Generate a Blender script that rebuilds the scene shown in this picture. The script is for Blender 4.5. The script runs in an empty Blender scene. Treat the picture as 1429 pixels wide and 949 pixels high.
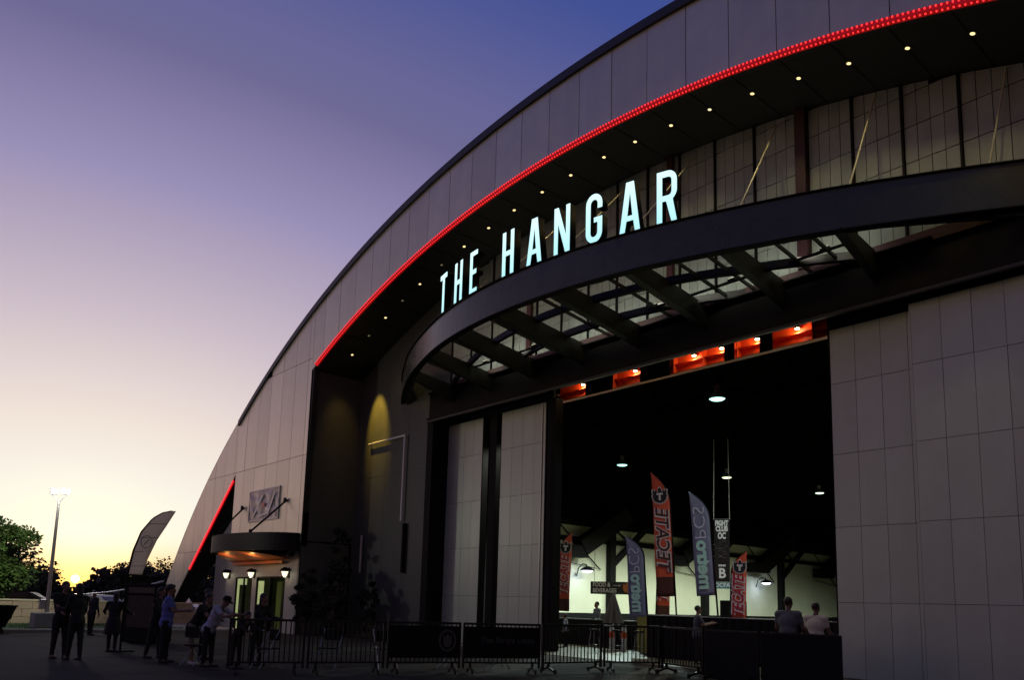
import bpy, bmesh, math, random
from mathutils import Vector, Matrix
random.seed(7)
sc = bpy.context.scene
COL = sc.collection
PI = math.pi

# ------------------------------------------------------------------ camera
cam_d = bpy.data.cameras.new('camera')
cam = bpy.data.objects.new('camera', cam_d)
COL.objects.link(cam)
cam_d.sensor_width = 36.0
cam_d.lens = 36.0 * 1102.0 / 1429.0
cam_d.shift_x = -0.0004
cam_d.shift_y = 206.5 / 1429.0
cam_d.clip_start = 0.1
cam_d.clip_end = 3000
_up = Vector((0.028, -0.989, 0.145)).normalized()
_r0 = Vector((0.65608, -0.09169, -0.7491))
_r1 = Vector((0.75417, 0.11556, 0.64642))
_r2 = Vector((0.02805, -0.98904, 0.14534))
# rows of R are world axes in (right, down, forward); Blender camera axes: right, up, back
M = Matrix(((_r0[0], -_r0[1], -_r0[2]), (_r1[0], -_r1[1], -_r1[2]), (_r2[0], -_r2[1], -_r2[2])))
q = M.to_quaternion()
cam.matrix_world = Matrix.Translation((0, 0, 1.58)) @ q.to_matrix().to_4x4()
sc.camera = cam

# ------------------------------------------------------------------ view + world
sc.view_settings.view_transform = 'Standard'
sc.view_settings.look = 'None'
sc.view_settings.exposure = 0.0
sc.view_settings.gamma = 1.0
sc.cycles.use_denoising = True
sc.cycles.max_bounces = 5
sc.cycles.sample_clamp_indirect = 4.0

def lin(c):
    f = lambda v: v / 12.92 if v <= 0.04045 else ((v + 0.055) / 1.055) ** 2.4
    return tuple(f(v / 255.0) for v in c)

SUN_DIR = Vector((-0.9773, 0.2105, 0.0135)).normalized()
w = bpy.data.worlds.new('World')
sc.world = w
w.use_nodes = True
nt = w.node_tree
nt.nodes.clear()
N = nt.nodes.new
L = nt.links.new
out = N('ShaderNodeOutputWorld'); bg = N('ShaderNodeBackground')
tc = N('ShaderNodeTexCoord')
nrm = N('ShaderNodeVectorMath'); nrm.operation = 'NORMALIZE'
L(tc.outputs['Generated'], nrm.inputs[0])
dot = N('ShaderNodeVectorMath'); dot.operation = 'DOT_PRODUCT'
dot.inputs[1].default_value = SUN_DIR
L(nrm.outputs[0], dot.inputs[0])
# sky colour follows the distance to the sun, stretched sideways along the horizon
sep = N('ShaderNodeSeparateXYZ'); L(nrm.outputs[0], sep.inputs[0])
def MATH(op, a=None, b=None, av=0.0, bv=0.0, clamp=False):
    n_ = N('ShaderNodeMath'); n_.operation = op; n_.use_clamp = clamp
    if a is not None: L(a, n_.inputs[0])
    else: n_.inputs[0].default_value = av
    if b is not None: L(b, n_.inputs[1])
    elif len(n_.inputs) > 1: n_.inputs[1].default_value = bv
    return n_.outputs[0]
az_s = math.atan2(SUN_DIR.y, SUN_DIR.x)
flat = N('ShaderNodeVectorMath'); flat.operation = 'MULTIPLY'; flat.inputs[1].default_value = (1,1,0); L(nrm.outputs[0], flat.inputs[0])
fn = N('ShaderNodeVectorMath'); fn.operation = 'NORMALIZE'; L(flat.outputs[0], fn.inputs[0])
hdot = N('ShaderNodeVectorMath'); hdot.operation = 'DOT_PRODUCT'; L(fn.outputs[0], hdot.inputs[0]); hdot.inputs[1].default_value = (math.cos(az_s), math.sin(az_s), 0)
az = MATH('ARCCOSINE', MATH('MINIMUM', MATH('MAXIMUM', hdot.outputs['Value'], bv=-0.99999), bv=0.99999))
el = MATH('ARCSINE', sep.outputs['Z'])
elz = MATH('MAXIMUM', MATH('SUBTRACT', el, bv=0.015), bv=0.0)
ang = MATH('SQRT', MATH('ADD', MATH('MULTIPLY', elz, elz), MATH('POWER', MATH('MULTIPLY', az, bv=0.58), bv=2.0)))
ramp = N('ShaderNodeValToRGB')
stops = [(0.0, (255, 250, 218)), (0.06, (255, 251, 224)), (0.11, (252, 246, 232)), (0.18, (241, 227, 216)), (0.30, (204, 189, 200)), (0.39, (175, 162, 187)), (0.45, (153, 144, 183)), (0.525, (131, 123, 164)), (0.58, (110, 106, 149)), (0.632, (103, 102, 150)), (0.684, (90, 94, 149)), (0.765, (64, 80, 147)), (1.1, (54, 64, 120)), (1.8, (62, 68, 104)), (2.6, (62, 67, 94))]
cr = ramp.color_ramp; cr.interpolation = 'B_SPLINE' if False else 'EASE'
cr.interpolation = 'LINEAR'
while len(cr.elements) < len(stops):
    cr.elements.new(0.5)
for e, (d, c) in zip(cr.elements, stops):
    e.position = d / 2.6
    e.color = (*lin(c), 1)
L(MATH('DIVIDE', ang, bv=2.6), ramp.inputs[0])
# broad dusty-pink twilight belt low over the whole horizon, warmest on the sunset side
bz = N('ShaderNodeMapRange'); bz.interpolation_type = 'SMOOTHSTEP'; bz.inputs[1].default_value = 0.48; bz.inputs[2].default_value = 0.0
L(sep.outputs['Z'], bz.inputs[0])
bh = N('ShaderNodeMapRange'); bh.inputs[1].default_value = 2.3; bh.inputs[2].default_value = 0.8; bh.inputs[3].default_value = 0.30; bh.inputs[4].default_value = 1.0
bh.interpolation_type = 'SMOOTHSTEP'; L(az, bh.inputs[0])
bc = N('ShaderNodeVectorMath'); bc.operation = 'SCALE'; bc.inputs[0].default_value = tuple(v for v in lin((250, 202, 160)))
L(MATH('MULTIPLY', bz.outputs[0], bh.outputs[0]), bc.inputs['Scale'])
mxn = N('ShaderNodeVectorMath'); mxn.operation = 'MAXIMUM'; L(ramp.outputs[0], mxn.inputs[0]); L(bc.outputs[0], mxn.inputs[1])
# yellow strip right above the sunset
hz = N('ShaderNodeMapRange'); hz.interpolation_type = 'SMOOTHSTEP'; hz.inputs[1].default_value = 0.07; hz.inputs[2].default_value = 0.0
L(sep.outputs['Z'], hz.inputs[0])
hd = N('ShaderNodeMapRange'); hd.interpolation_type = 'SMOOTHSTEP'; hd.inputs[1].default_value = 0.9; hd.inputs[2].default_value = 0.0
L(az, hd.inputs[0])
mix = N('ShaderNodeMix'); mix.data_type = 'RGBA'
L(MATH('MULTIPLY', hz.outputs[0], hd.outputs[0]), mix.inputs[0]); L(mxn.outputs[0], mix.inputs[6])
mix.inputs[7].default_value = (*lin((255, 190, 70)), 1)
# solar disc and aureole
disc = N('ShaderNodeMapRange'); disc.inputs[1].default_value = 0.999989; disc.inputs[2].default_value = 0.999997
disc.inputs[3].default_value = 0; disc.inputs[4].default_value = 14
L(dot.outputs['Value'], disc.inputs[0])
aur = N('ShaderNodeMath'); aur.operation = 'MULTIPLY'; aur.inputs[1].default_value = 0.9
L(MATH('POWER', MATH('MAXIMUM', MATH('DIVIDE', MATH('SUBTRACT', dot.outputs['Value'], bv=0.97), bv=0.03), bv=0.0), bv=14.0), aur.inputs[0])
ad = N('ShaderNodeMath'); ad.operation = 'ADD'; L(disc.outputs[0], ad.inputs[0]); L(aur.outputs[0], ad.inputs[1])
sc_ = N('ShaderNodeVectorMath'); sc_.operation = 'SCALE'; sc_.inputs[0].default_value = (1.0, 0.62, 0.2); L(ad.outputs[0], sc_.inputs['Scale'])
add = N('ShaderNodeVectorMath'); add.operation = 'ADD'
L(mix.outputs[2], add.inputs[0]); L(sc_.outputs[0], add.inputs[1])
L(add.outputs[0], bg.inputs['Color']); bg.inputs['Strength'].default_value = 1.0
L(bg.outputs[0], out.inputs[0])

sl = bpy.data.lights.new('sun', 'SUN'); sl.energy = 0.25; sl.angle = math.radians(0.6); sl.color = (1.0, 0.55, 0.25)
so = bpy.data.objects.new('sun', sl); COL.objects.link(so)
so.rotation_euler = (-Vector((SUN_DIR.x, SUN_DIR.y, 0.03))).to_track_quat('-Z', 'Y').to_euler()

# ------------------------------------------------------------------ materials
MATS = {}
def mat(name, col, rough=0.6, metal=0.0, noise=0.0, nscale=4.0, bump=0.0, bscale=40.0, emit=None, estr=0.0, spec=0.5, stretch=None, col2=None, vary=0.0):
    if name in MATS: return MATS[name]
    m = bpy.data.materials.new(name); m.use_nodes = True
    t = m.node_tree; b = t.nodes['Principled BSDF']
    b.inputs['Base Color'].default_value = (*col, 1)
    b.inputs['Roughness'].default_value = rough
    b.inputs['Metallic'].default_value = metal
    b.inputs['Specular IOR Level'].default_value = spec
    co = t.nodes.new('ShaderNodeTexCoord'); src = co.outputs['Object']
    if stretch:
        mpn = t.nodes.new('ShaderNodeMapping'); mpn.inputs['Scale'].default_value = stretch
        t.links.new(src, mpn.inputs[0]); src = mpn.outputs[0]
    if noise > 0:
        n = t.nodes.new('ShaderNodeTexNoise'); n.inputs['Scale'].default_value = nscale; n.inputs['Detail'].default_value = 6
        n.inputs['Roughness'].default_value = 0.6
        t.links.new(src, n.inputs['Vector'])
        r = t.nodes.new('ShaderNodeValToRGB')
        r.color_ramp.elements[0].position = 0.3; r.color_ramp.elements[1].position = 0.7
        c2 = col2 if col2 else tuple(min(1, v * (1 + noise)) for v in col)
        r.color_ramp.elements[0].color = (*[v * (1 - noise) for v in col], 1)
        r.color_ramp.elements[1].color = (*c2, 1)
        t.links.new(n.outputs['Fac'], r.inputs[0]); t.links.new(r.outputs[0], b.inputs['Base Color'])
        rr = t.nodes.new('ShaderNodeMapRange'); rr.inputs[3].default_value = max(0, rough - 0.08); rr.inputs[4].default_value = min(1, rough + 0.08)
        t.links.new(n.outputs['Fac'], rr.inputs[0]); t.links.new(rr.outputs[0], b.inputs['Roughness'])
    if vary > 0:
        oi = t.nodes.new('ShaderNodeObjectInfo'); vr = t.nodes.new('ShaderNodeMapRange'); vr.inputs[3].default_value = 1-vary; vr.inputs[4].default_value = 1+vary*.6
        t.links.new(oi.outputs['Random'], vr.inputs[0])
        ge = t.nodes.new('ShaderNodeNewGeometry'); mps = t.nodes.new('ShaderNodeMapping'); mps.inputs['Scale'].default_value = (2.2,2.2,.3)
        t.links.new(ge.outputs['Position'], mps.inputs[0])
        ns = t.nodes.new('ShaderNodeTexNoise'); ns.inputs['Scale'].default_value = 1.0; ns.inputs['Detail'].default_value = 5; t.links.new(mps.outputs[0], ns.inputs['Vector'])
        ms = t.nodes.new('ShaderNodeMapRange'); ms.inputs[1].default_value = .35; ms.inputs[2].default_value = .7; ms.inputs[3].default_value = 1.0; ms.inputs[4].default_value = .94; t.links.new(ns.outputs['Fac'], ms.inputs[0])
        mm = t.nodes.new('ShaderNodeMath'); mm.operation = 'MULTIPLY'; t.links.new(vr.outputs[0], mm.inputs[0]); t.links.new(ms.outputs[0], mm.inputs[1])
        vs_ = t.nodes.new('ShaderNodeVectorMath'); vs_.operation = 'SCALE'; t.links.new(r.outputs[0], vs_.inputs[0]); t.links.new(mm.outputs[0], vs_.inputs['Scale'])
        t.links.new(vs_.outputs[0], b.inputs['Base Color'])
    if bump > 0:
        n2 = t.nodes.new('ShaderNodeTexNoise'); n2.inputs['Scale'].default_value = bscale; n2.inputs['Detail'].default_value = 4
        t.links.new(src, n2.inputs['Vector'])
        bp = t.nodes.new('ShaderNodeBump'); bp.inputs['Strength'].default_value = bump; bp.inputs['Distance'].default_value = 0.02
        t.links.new(n2.outputs['Fac'], bp.inputs['Height']); t.links.new(bp.outputs[0], b.inputs['Normal'])
    if emit:
        b.inputs['Emission Color'].default_value = (*emit, 1); b.inputs['Emission Strength'].default_value = estr
    MATS[name] = m
    return m

M_PANEL = mat('painted_panel', (0.66, 0.66, 0.52), 0.38, 0.5, noise=0.05, nscale=1.3, vary=.07, bump=0.05, bscale=6)
M_PANEL2 = mat('painted_panel_b', (0.68, 0.68, 0.535), 0.36, 0.5, noise=0.05, nscale=1.7, vary=.07, bump=0.05, bscale=7)
M_DOOR = mat('door_panel', (0.44, 0.52, 0.44), 0.47, 0.3, noise=0.07, nscale=1.1, vary=.06, bump=0.05, bscale=12)
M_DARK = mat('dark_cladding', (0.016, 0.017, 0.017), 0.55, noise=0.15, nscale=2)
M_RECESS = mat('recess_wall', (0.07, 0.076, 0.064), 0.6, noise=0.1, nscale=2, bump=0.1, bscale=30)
M_BLACK = mat('black_metal', (0.006, 0.006, 0.006), 0.7, noise=0.1, spec=0.15)
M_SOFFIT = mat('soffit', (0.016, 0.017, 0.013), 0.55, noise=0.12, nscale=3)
M_COPING = mat('coping', (0.02, 0.02, 0.024), 0.45)
M_STEEL = mat('green_grey_steel', (0.014, 0.0165, 0.0135), 0.55, noise=0.12, nscale=3, bump=0.05)
M_FASCIA = mat('canopy_fascia', (0.07, 0.085, 0.058), 0.28, 0.35, noise=0.08, nscale=2, bump=0.06, bscale=3)
M_TRANS = mat('translucent_panel', (0.27, 0.33, 0.29), 0.5, noise=0.1, nscale=2.5, vary=.12)
M_RUST = mat('red_oxide_steel', (0.05, 0.013, 0.009), 0.5, noise=0.15)
M_ORANGE = mat('orange_steel', (0.75, 0.10, 0.02), 0.45, noise=0.12, nscale=5)
M_WHITEWALL = mat('white_wall', (0.60, 0.64, 0.48), 0.7, noise=0.06, nscale=0.5, bump=0.06, bscale=15)
M_ENTRY = mat('entry_wall', (0.30, 0.29, 0.275), 0.6, noise=0.05)
M_CEIL = mat('black_ceiling', (0.0018, 0.0018, 0.0018), 1.0, spec=0.0)
M_ASPH = mat('asphalt', (0.028, 0.0262, 0.0205), 0.9, spec=0.2, noise=0.6, nscale=0.35, bump=0.6, bscale=45)
M_CONC = mat('hangar_concrete', (0.11, 0.095, 0.05), 0.5, noise=0.15, nscale=1.2, bump=0.1)
M_GRASS = mat('grass', (0.035, 0.075, 0.015), 0.9, noise=0.4, nscale=6)
M_BEIGE = mat('beige_block', (0.35, 0.28, 0.2), 0.8, noise=0.12, nscale=3, bump=0.2)
M_KERB = mat('kerb', (0.28, 0.27, 0.25), 0.8, noise=0.12)
M_GALV = mat('galvanised', (0.35, 0.36, 0.36), 0.4, 0.7, noise=0.1)
M_WHITEP = mat('white_paint', (0.7, 0.7, 0.68), 0.4)
M_TYRE = mat('rubber', (0.012, 0.012, 0.012), 0.7)
M_SKIN = mat('skin', (0.19, 0.105, 0.07), 0.5)
M_HAIR = mat('hair', (0.012, 0.009, 0.008), 0.6)

def emis(name, col, s):
    if name in MATS: return MATS[name]
    m = bpy.data.materials.new(name); m.use_nodes = True
    t = m.node_tree; b = t.nodes['Principled BSDF']
    b.inputs['Base Color'].default_value = (0.02, 0.02, 0.02, 1)
    b.inputs['Emission Color'].default_value = (*col, 1); b.inputs['Emission Strength'].default_value = s
    MATS[name] = m
    return m

# ------------------------------------------------------------------ mesh helpers
class MB:
    def __init__(s): s.bm = bmesh.new()
    def box(s, x0, x1, y0, y1, z0, z1, bev=0.0):
        P = [(x0,y0,z0),(x1,y0,z0),(x1,y1,z0),(x0,y1,z0),(x0,y0,z1),(x1,y0,z1),(x1,y1,z1),(x0,y1,z1)]
        v = [s.bm.verts.new(p) for p in P]
        fs = [s.bm.faces.new([v[i] for i in f]) for f in ((3,2,1,0),(4,5,6,7),(0,1,5,4),(1,2,6,5),(2,3,7,6),(3,0,4,7))]
        if bev > 0:
            es = list({e for f in fs for e in f.edges})
            bmesh.ops.bevel(s.bm, geom=es, offset=bev, segments=1, affect='EDGES')
        return s
    def tube(s, p0, p1, r0, r1=None, n=10, cap=True):
        r1 = r0 if r1 is None else r1
        p0, p1 = Vector(p0), Vector(p1); d = (p1 - p0)
        if d.length < 1e-6: return s
        d.normalize()
        a = d.orthogonal().normalized(); b = d.cross(a)
        A = [s.bm.verts.new(p0 + (a*math.cos(2*PI*i/n) + b*math.sin(2*PI*i/n))*r0) for i in range(n)]
        B = [s.bm.verts.new(p1 + (a*math.cos(2*PI*i/n) + b*math.sin(2*PI*i/n))*r1) for i in range(n)]
        for i in range(n):
            s.bm.faces.new((A[i], A[(i+1)%n], B[(i+1)%n], B[i]))
        if cap:
            s.bm.faces.new(A[::-1]); s.bm.faces.new(B)
        return s
    def bar(s, p0, p1, wd, ht, up=(0,0,1)):
        p0, p1, up = Vector(p0), Vector(p1), Vector(up); d = (p1-p0).normalized()
        x = d.cross(up).normalized(); u = x.cross(d)
        vs = []
        for p in (p0, p1):
            for sx, su in ((-1,-1),(1,-1),(1,1),(-1,1)):
                vs.append(s.bm.verts.new(p + x*sx*wd/2 + u*su*ht/2))
        for f in ((3,2,1,0),(4,5,6,7),(0,1,5,4),(1,2,6,5),(2,3,7,6),(3,0,4,7)):
            s.bm.faces.new([vs[i] for i in f])
        return s
    def lathe(s, prof, c=(0,0,0), n=16, axis='z'):
        c = Vector(c); rings = []
        for r, z in prof:
            ring = []
            for i in range(n):
                a = 2*PI*i/n
                p = Vector((max(r,1e-4)*math.cos(a), max(r,1e-4)*math.sin(a), z))
                if axis == 'y': p = Vector((p.x, p.z, p.y))
                if axis == 'x': p = Vector((p.z, p.x, p.y))
                ring.append(s.bm.verts.new(c + p))
            rings.append(ring)
        for a, b in zip(rings, rings[1:]):
            for i in range(n): s.bm.faces.new((a[i], a[(i+1)%n], b[(i+1)%n], b[i]))
        s.bm.faces.new(rings[0][::-1]); s.bm.faces.new(rings[-1])
        return s
    def prism_y(s, pts, y0, y1):      # polygon in XZ extruded along Y
        A = [s.bm.verts.new((x, y0, z)) for x, z in pts]; B = [s.bm.verts.new((x, y1, z)) for x, z in pts]
        s.bm.faces.new(A); s.bm.faces.new(B[::-1]); n = len(pts)
        for i in range(n): s.bm.faces.new((A[(i+1)%n], A[i], B[i], B[(i+1)%n]))
        return s
    def prism(s, pts, off):           # 3D polygon extruded by vector
        off = Vector(off)
        A = [s.bm.verts.new(p) for p in pts]; B = [s.bm.verts.new(Vector(p)+off) for p in pts]
        s.bm.faces.new(A); s.bm.faces.new(B[::-1]); n = len(pts)
        for i in range(n): s.bm.faces.new((A[(i+1)%n], A[i], B[i], B[(i+1)%n]))
        return s
    def quad(s, *pts):
        s.bm.faces.new([s.bm.verts.new(p) for p in pts]); return s
    def ico(s, c, r, sub=2, sc3=(1,1,1)):
        m = Matrix.Translation(c) @ Matrix.Diagonal((*sc3, 1))
        bmesh.ops.create_icosphere(s.bm, subdivisions=sub, radius=r, matrix=m); return s
    def mesh(s, name, smooth=False):
        bmesh.ops.recalc_face_normals(s.bm, faces=s.bm.faces[:])
        me = bpy.data.meshes.new(name); s.bm.to_mesh(me); s.bm.free()
        if smooth:
            for p in me.polygons: p.use_smooth = True
        return me
    def build(s, name, m, parent=None, smooth=False):
        me = s.mesh(name, smooth); me.materials.append(m)
        return link(name, me, parent)

def link(name, me, parent=None):
    o = bpy.data.objects.new(name, me); COL.objects.link(o)
    if parent: o.parent = parent
    return o
def empty(name, loc=(0,0,0), rz=0.0):
    o = bpy.data.objects.new(name, None); COL.objects.link(o)
    o.location = loc; o.rotation_euler = (0,0,rz); o.empty_display_size = 0.2
    return o
def tag(o, label, cat, group=None):
    o['label'] = label; o['category'] = cat
    if group: o['group'] = group
    return o
def struct(o): o['kind'] = 'structure'; return o
def stuff(o): o['kind'] = 'stuff'; return o
def children(o): return [c for c in o.children]
def copy_tree(o, parent=None):
    c = o.copy(); COL.objects.link(c)
    if parent: c.parent = parent
    for ch in children(o): copy_tree(ch, c)
    return c
def light(name, kind, loc, energy, col, parent=None, size=0.05, target=None, spot=None, blend=0.5):
    d = bpy.data.lights.new(name, kind); d.energy = energy; d.color = col
    if kind in ('POINT', 'SPOT'): d.shadow_soft_size = size
    if kind == 'SPOT': d.spot_size = math.radians(spot); d.spot_blend = blend
    if kind == 'AREA': d.size = size
    o = bpy.data.objects.new(name, d); COL.objects.link(o); o.location = loc
    if target is not None: o.rotation_euler = (Vector(target)-Vector(loc)).to_track_quat('-Z','Y').to_euler()
    if parent: o.parent = parent
    return o

# ================================================================== GROUND
g = MB().quad((-1500,-400,0),(600,-400,0),(600,1500,0),(-1500,1500,0)).build('ground', M_ASPH); struct(g)
struct(MB().box(-37.2,8.5,17.6,86,-0.02,0.012).build('hangar_floor', M_CONC))
lawn = MB().box(-58,-34.7,-12,12.5,-0.01,0.08).build('lawn', M_GRASS); struct(lawn)
kb = MB()
for i in range(10): kb.box(-34.7,-34.5,-11.9+i*2.45,-11.9+i*2.45+2.43,0,0.13,0.02)
struct(kb.build('kerb', M_KERB))
jn = empty('paving_joints'); 
for i in range(9):
    x = -40+i*4.6
    o_ = MB().box(x-.012,x+.012,-8,17.4,-.01,.0035).build('paving_joint', M_BLACK); struct(o_)
for i in range(6):
    y = -3+i*4.1
    o_ = MB().box(-34.4,2,y-.012,y+.012,-.012,.003).build('paving_joint', M_BLACK); struct(o_)
bpy.data.objects.remove(jn)
# grass tufts
gb = MB()
for i in range(2600):
    x = random.uniform(-44,-34.8); y = random.uniform(1,12.4); h = random.uniform(.03,.09); a = random.uniform(0,PI)
    dx, dy = math.cos(a)*.012, math.sin(a)*.012
    gb.quad((x-dx,y-dy,.079),(x+dx,y+dy,.079),(x+dx*.2+random.uniform(-.03,.03),y+dy*.2,.08+h),(x-dx*.2,y-dy*.2,.08+h))
stuff(gb.build('grass', M_GRASS))
sw = MB()
for i in range(12): sw.box(-50,-34.8,12.6+i*0,14.6,0,0.10) if i == 0 else None
struct(sw.build('pavement', M_KERB))

# ================================================================== HANGAR
YF, YW = 15.5, 18.05
OC = (-15.84, -25.6, 43.46)     # roof line arc
IC = (-16.27, -20.77, 36.04)    # soffit / fascia bottom arc
LC = (-21.16, -19.38, 35.41)    # outer curve of the leg
XL, XR = -31.95, -0.55          # recess side walls
def arc(c, x): return c[1] + math.sqrt(max(0, c[2]**2 - (x-c[0])**2))
XK = -39.88                     # where the coping stops
def ztop(x):
    if x < XK: return arc(LC, x)
    return arc(OC, x) - 0.26
hangar = empty('hangar', (-16,16,0)); tag(hangar, 'large grey hangar with arched front, red-lit arch edge and open sliding doors', 'building')
def hp(mb, name, m, smooth=False, parent=None):
    o = mb.build(name, m, hangar if parent is None else parent, smooth)
    o.matrix_parent_inverse = hangar.matrix_world.inverted() if parent is None else Matrix()
    if parent is None:
        o.location = (16,-16,0); o.matrix_parent_inverse = Matrix()
    return o
# fascia backing
xs = [XK + (7.0-XK)*i/90 for i in range(91)]
xs[0] = XK
def zbot(x):
    if XL < x < XR: return arc(IC, x)
    return 0.0
back = MB()
def strip_poly(mb, xa, xb, ftop, fbot, y0, y1, n=3):
    tp = [(xa+(xb-xa)*i/n, ftop(xa+(xb-xa)*i/n)) for i in range(n+1)]
    bt = [(xa+(xb-xa)*i/n, fbot(xa+(xb-xa)*i/n)) for i in range(n+1)]
    pts = bt + tp[::-1]
    cl = []
    for p in pts:
        if not cl or (abs(p[0]-cl[-1][0])+abs(p[1]-cl[-1][1])) > 1e-4: cl.append(p)
    if len(cl) > 2: mb.prism_y(cl, y0, y1)
def clip(f, lo=None, hi=None):
    def g_(x):
        v = f(x)
        if lo is not None: v = max(v, lo)
        if hi is not None: v = min(v, hi)
        return v
    return g_
ZJ1, ZJ2, ZC = 12.25, 7.86, 4.0
def leg_in(x): return max(0.0, 7.72 + (x+39.95)*0.835)
for xa, xb in zip(xs, xs[1:]):
    m_ = (xa+xb)/2
    if XL < m_ < XR: strip_poly(back, xa, xb, ztop, zbot, YF+0.05, YF+0.3, 2)
a = MB()
strip_poly(back, XK, XL, ztop, lambda x: ZC-0.2, YF+0.05, YF+0.3, 12)
strip_poly(back, XR, 7.0, ztop, lambda x: 0.0, YF+0.05, YF+0.3, 12)
strip_poly(back, -50.85, XK, ztop, leg_in, YF+0.05, YF+0.3, 24)
hp(back, 'fascia_backing', M_COPING)
# fascia panels, each one its own piece with open joints
GAP = 0.011
grid = [-15.4 + 1.3*k for k in range(-28, 18)]
fas = empty('fascia_panelling'); fas.parent = hangar; fas.location = (16,-16,0)
cnt = 0
def panel(xa, xb, ft, fb, n=4):
    global cnt
    xa += GAP; xb -= GAP
    if ft((xa+xb)/2) - fb((xa+xb)/2) < 0.06: return
    mb = MB(); y = YF + random.uniform(-0.003, 0.003)
    strip_poly(mb, xa, xb, ft, lambda x: min(fb(x), ft(x)-0.01), y, YF+0.045, n)
    mb.build('panel', M_PANEL if (cnt*7) % 3 else M_PANEL2, fas); cnt += 1
for xa, xb in zip(grid, grid[1:]):
    xs_ = [xa] + [t for t in (XK, XL, XR) if xa < t < xb] + [xb]
    for a0, b0 in zip(xs_, xs_[1:]):
        if b0 < -50.5 or a0 > 6.9: continue
        mid = (a0+b0)/2
        if mid < XK:
            a1 = max(a0, -50.7)
            for lo, hi in ((0.0, 3.93), (3.95, ZJ2-.01), (ZJ2+.01, 30)):
                ft = clip(ztop, hi=hi); fb = clip(leg_in, lo=lo)
                panel(a1, b0, ft, lambda x, fb=fb, ft=ft: min(fb(x), ft(x)-0.001), 6)
        elif mid < XL or mid > XR:
            b1 = min(b0, 7.0)
            lo0 = ZC if mid < XL else 0.0
            panel(a0, b1, lambda x: ZJ2-0.011, lambda x: lo0)
            panel(a0, b1, lambda x: min(ZJ1-0.011, ztop(x)), lambda x: ZJ2+0.011)
            panel(a0, b1, ztop, lambda x: ZJ1+0.011)
        else:
            panel(a0, b0, ztop, lambda x: arc(IC, x)+0.012)
# coping along the roof line
cp = MB()
n = 120
xs2 = [XK + (7.0-XK)*i/n for i in range(n+1)]
for i in range(n):
    xa, xb = xs2[i], xs2[i+1]
    for (y0,y1,dz0,dz1) in ((YF-0.10, YF+0.6, -0.27, 0.0),):
        za, zb = arc(OC,xa), arc(OC,xb)
        cp.prism_y([(xa,za+dz0),(xb,zb+dz0),(xb,zb+dz1),(xa,za+dz1)], y0, y1)
bmesh.ops.remove_doubles(cp.bm, verts=cp.bm.verts[:], dist=1e-4)
hp(cp, 'coping', M_COPING)
lc = MB()
for i in range(40):
    xa = -50.8 + (XK+50.8)*i/40; xb = -50.8 + (XK+50.8)*(i+1)/40
    lc.prism_y([(xa,ztop(xa)),(xb,ztop(xb)),(xb,ztop(xb)+.05),(xa,ztop(xa)+.05)], YF-0.005, YF+0.7)
hp(lc, 'leg_trim', M_PANEL)
# leg inner face (dark), deeper toward the top
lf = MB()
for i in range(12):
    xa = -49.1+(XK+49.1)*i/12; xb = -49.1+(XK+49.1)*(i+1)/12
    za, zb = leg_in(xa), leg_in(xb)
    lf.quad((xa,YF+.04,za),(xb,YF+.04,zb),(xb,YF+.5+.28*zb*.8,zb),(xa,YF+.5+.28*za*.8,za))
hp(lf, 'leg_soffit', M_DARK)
# corrugated wall between leg and entrance block
cw = MB(); nn = 46
for i in range(nn):
    xa = -42.9 + 2.9*i/nn; xb = xa + 2.9/nn
    ya = 16.0 + (0.035 if i % 2 else -0.035); yb = 16.0 + (-0.035 if i % 2 else 0.035)
    za = 4.4 + (xa+42.9)*0.62; zb = 4.4 + (xb+42.9)*0.62
    cw.quad((xa,ya,0),(xb,yb,0),(xb,yb,zb),(xa,ya,za))
hp(cw, 'corrugated_wall', M_ENTRY)
# soffit of the arch
sf = MB(); rs = []
n = 80
for i in range(n+1):
    x = XL + (XR-XL)*i/n; rs.append((x, arc(IC,x)))
for (xa,za),(xb,zb) in zip(rs, rs[1:]):
    sf.quad((xa,YF+.02,za+.01),(xb,YF+.02,zb+.01),(xb,YW+.1,zb+.01),(xa,YW+.1,za+.01))
bmesh.ops.remove_doubles(sf.bm, verts=sf.bm.verts[:], dist=1e-4)
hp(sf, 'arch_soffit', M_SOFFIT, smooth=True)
for k in range(-11, 12):
    x = IC[0] + IC[2]*math.sin(math.radians(1.34+k*2.07)); z = arc(IC, x)
    hp(MB().box(x-.006, x+.006, YF+.05, YW, z-.006, z+.004), 'soffit_joint', M_BLACK)
# side walls of the recess (fins)
for xw, s in ((XL,-1),(XR,1)):
    m = MB(); m.box(min(xw,xw+s*0.25), max(xw,xw+s*0.25), YF+.05, YW+.2, 0, arc(IC,xw)+.05); hp(m, 'recess_side_wall', M_RECESS)
ej = MB(); ej.box(XL-.012, XL+.004, YF-.002, YF+.06, 0, arc(IC,XL)); hp(ej, 'corner_trim', M_DARK)
# back wall of the recess left of the doors
bw = MB()
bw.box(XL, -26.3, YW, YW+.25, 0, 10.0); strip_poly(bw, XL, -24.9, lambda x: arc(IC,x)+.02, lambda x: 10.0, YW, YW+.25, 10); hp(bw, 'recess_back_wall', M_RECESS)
for x in (-29.45, -27.75):
    hp(MB().box(x-.006,x+.006,YW-.004,YW+.01,0,12), 'wall_joint', M_DARK)
hp(MB().box(XL+.02,-26.3,YW-.004,YW+.01,6.98,6.992), 'wall_joint', M_DARK)
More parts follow.
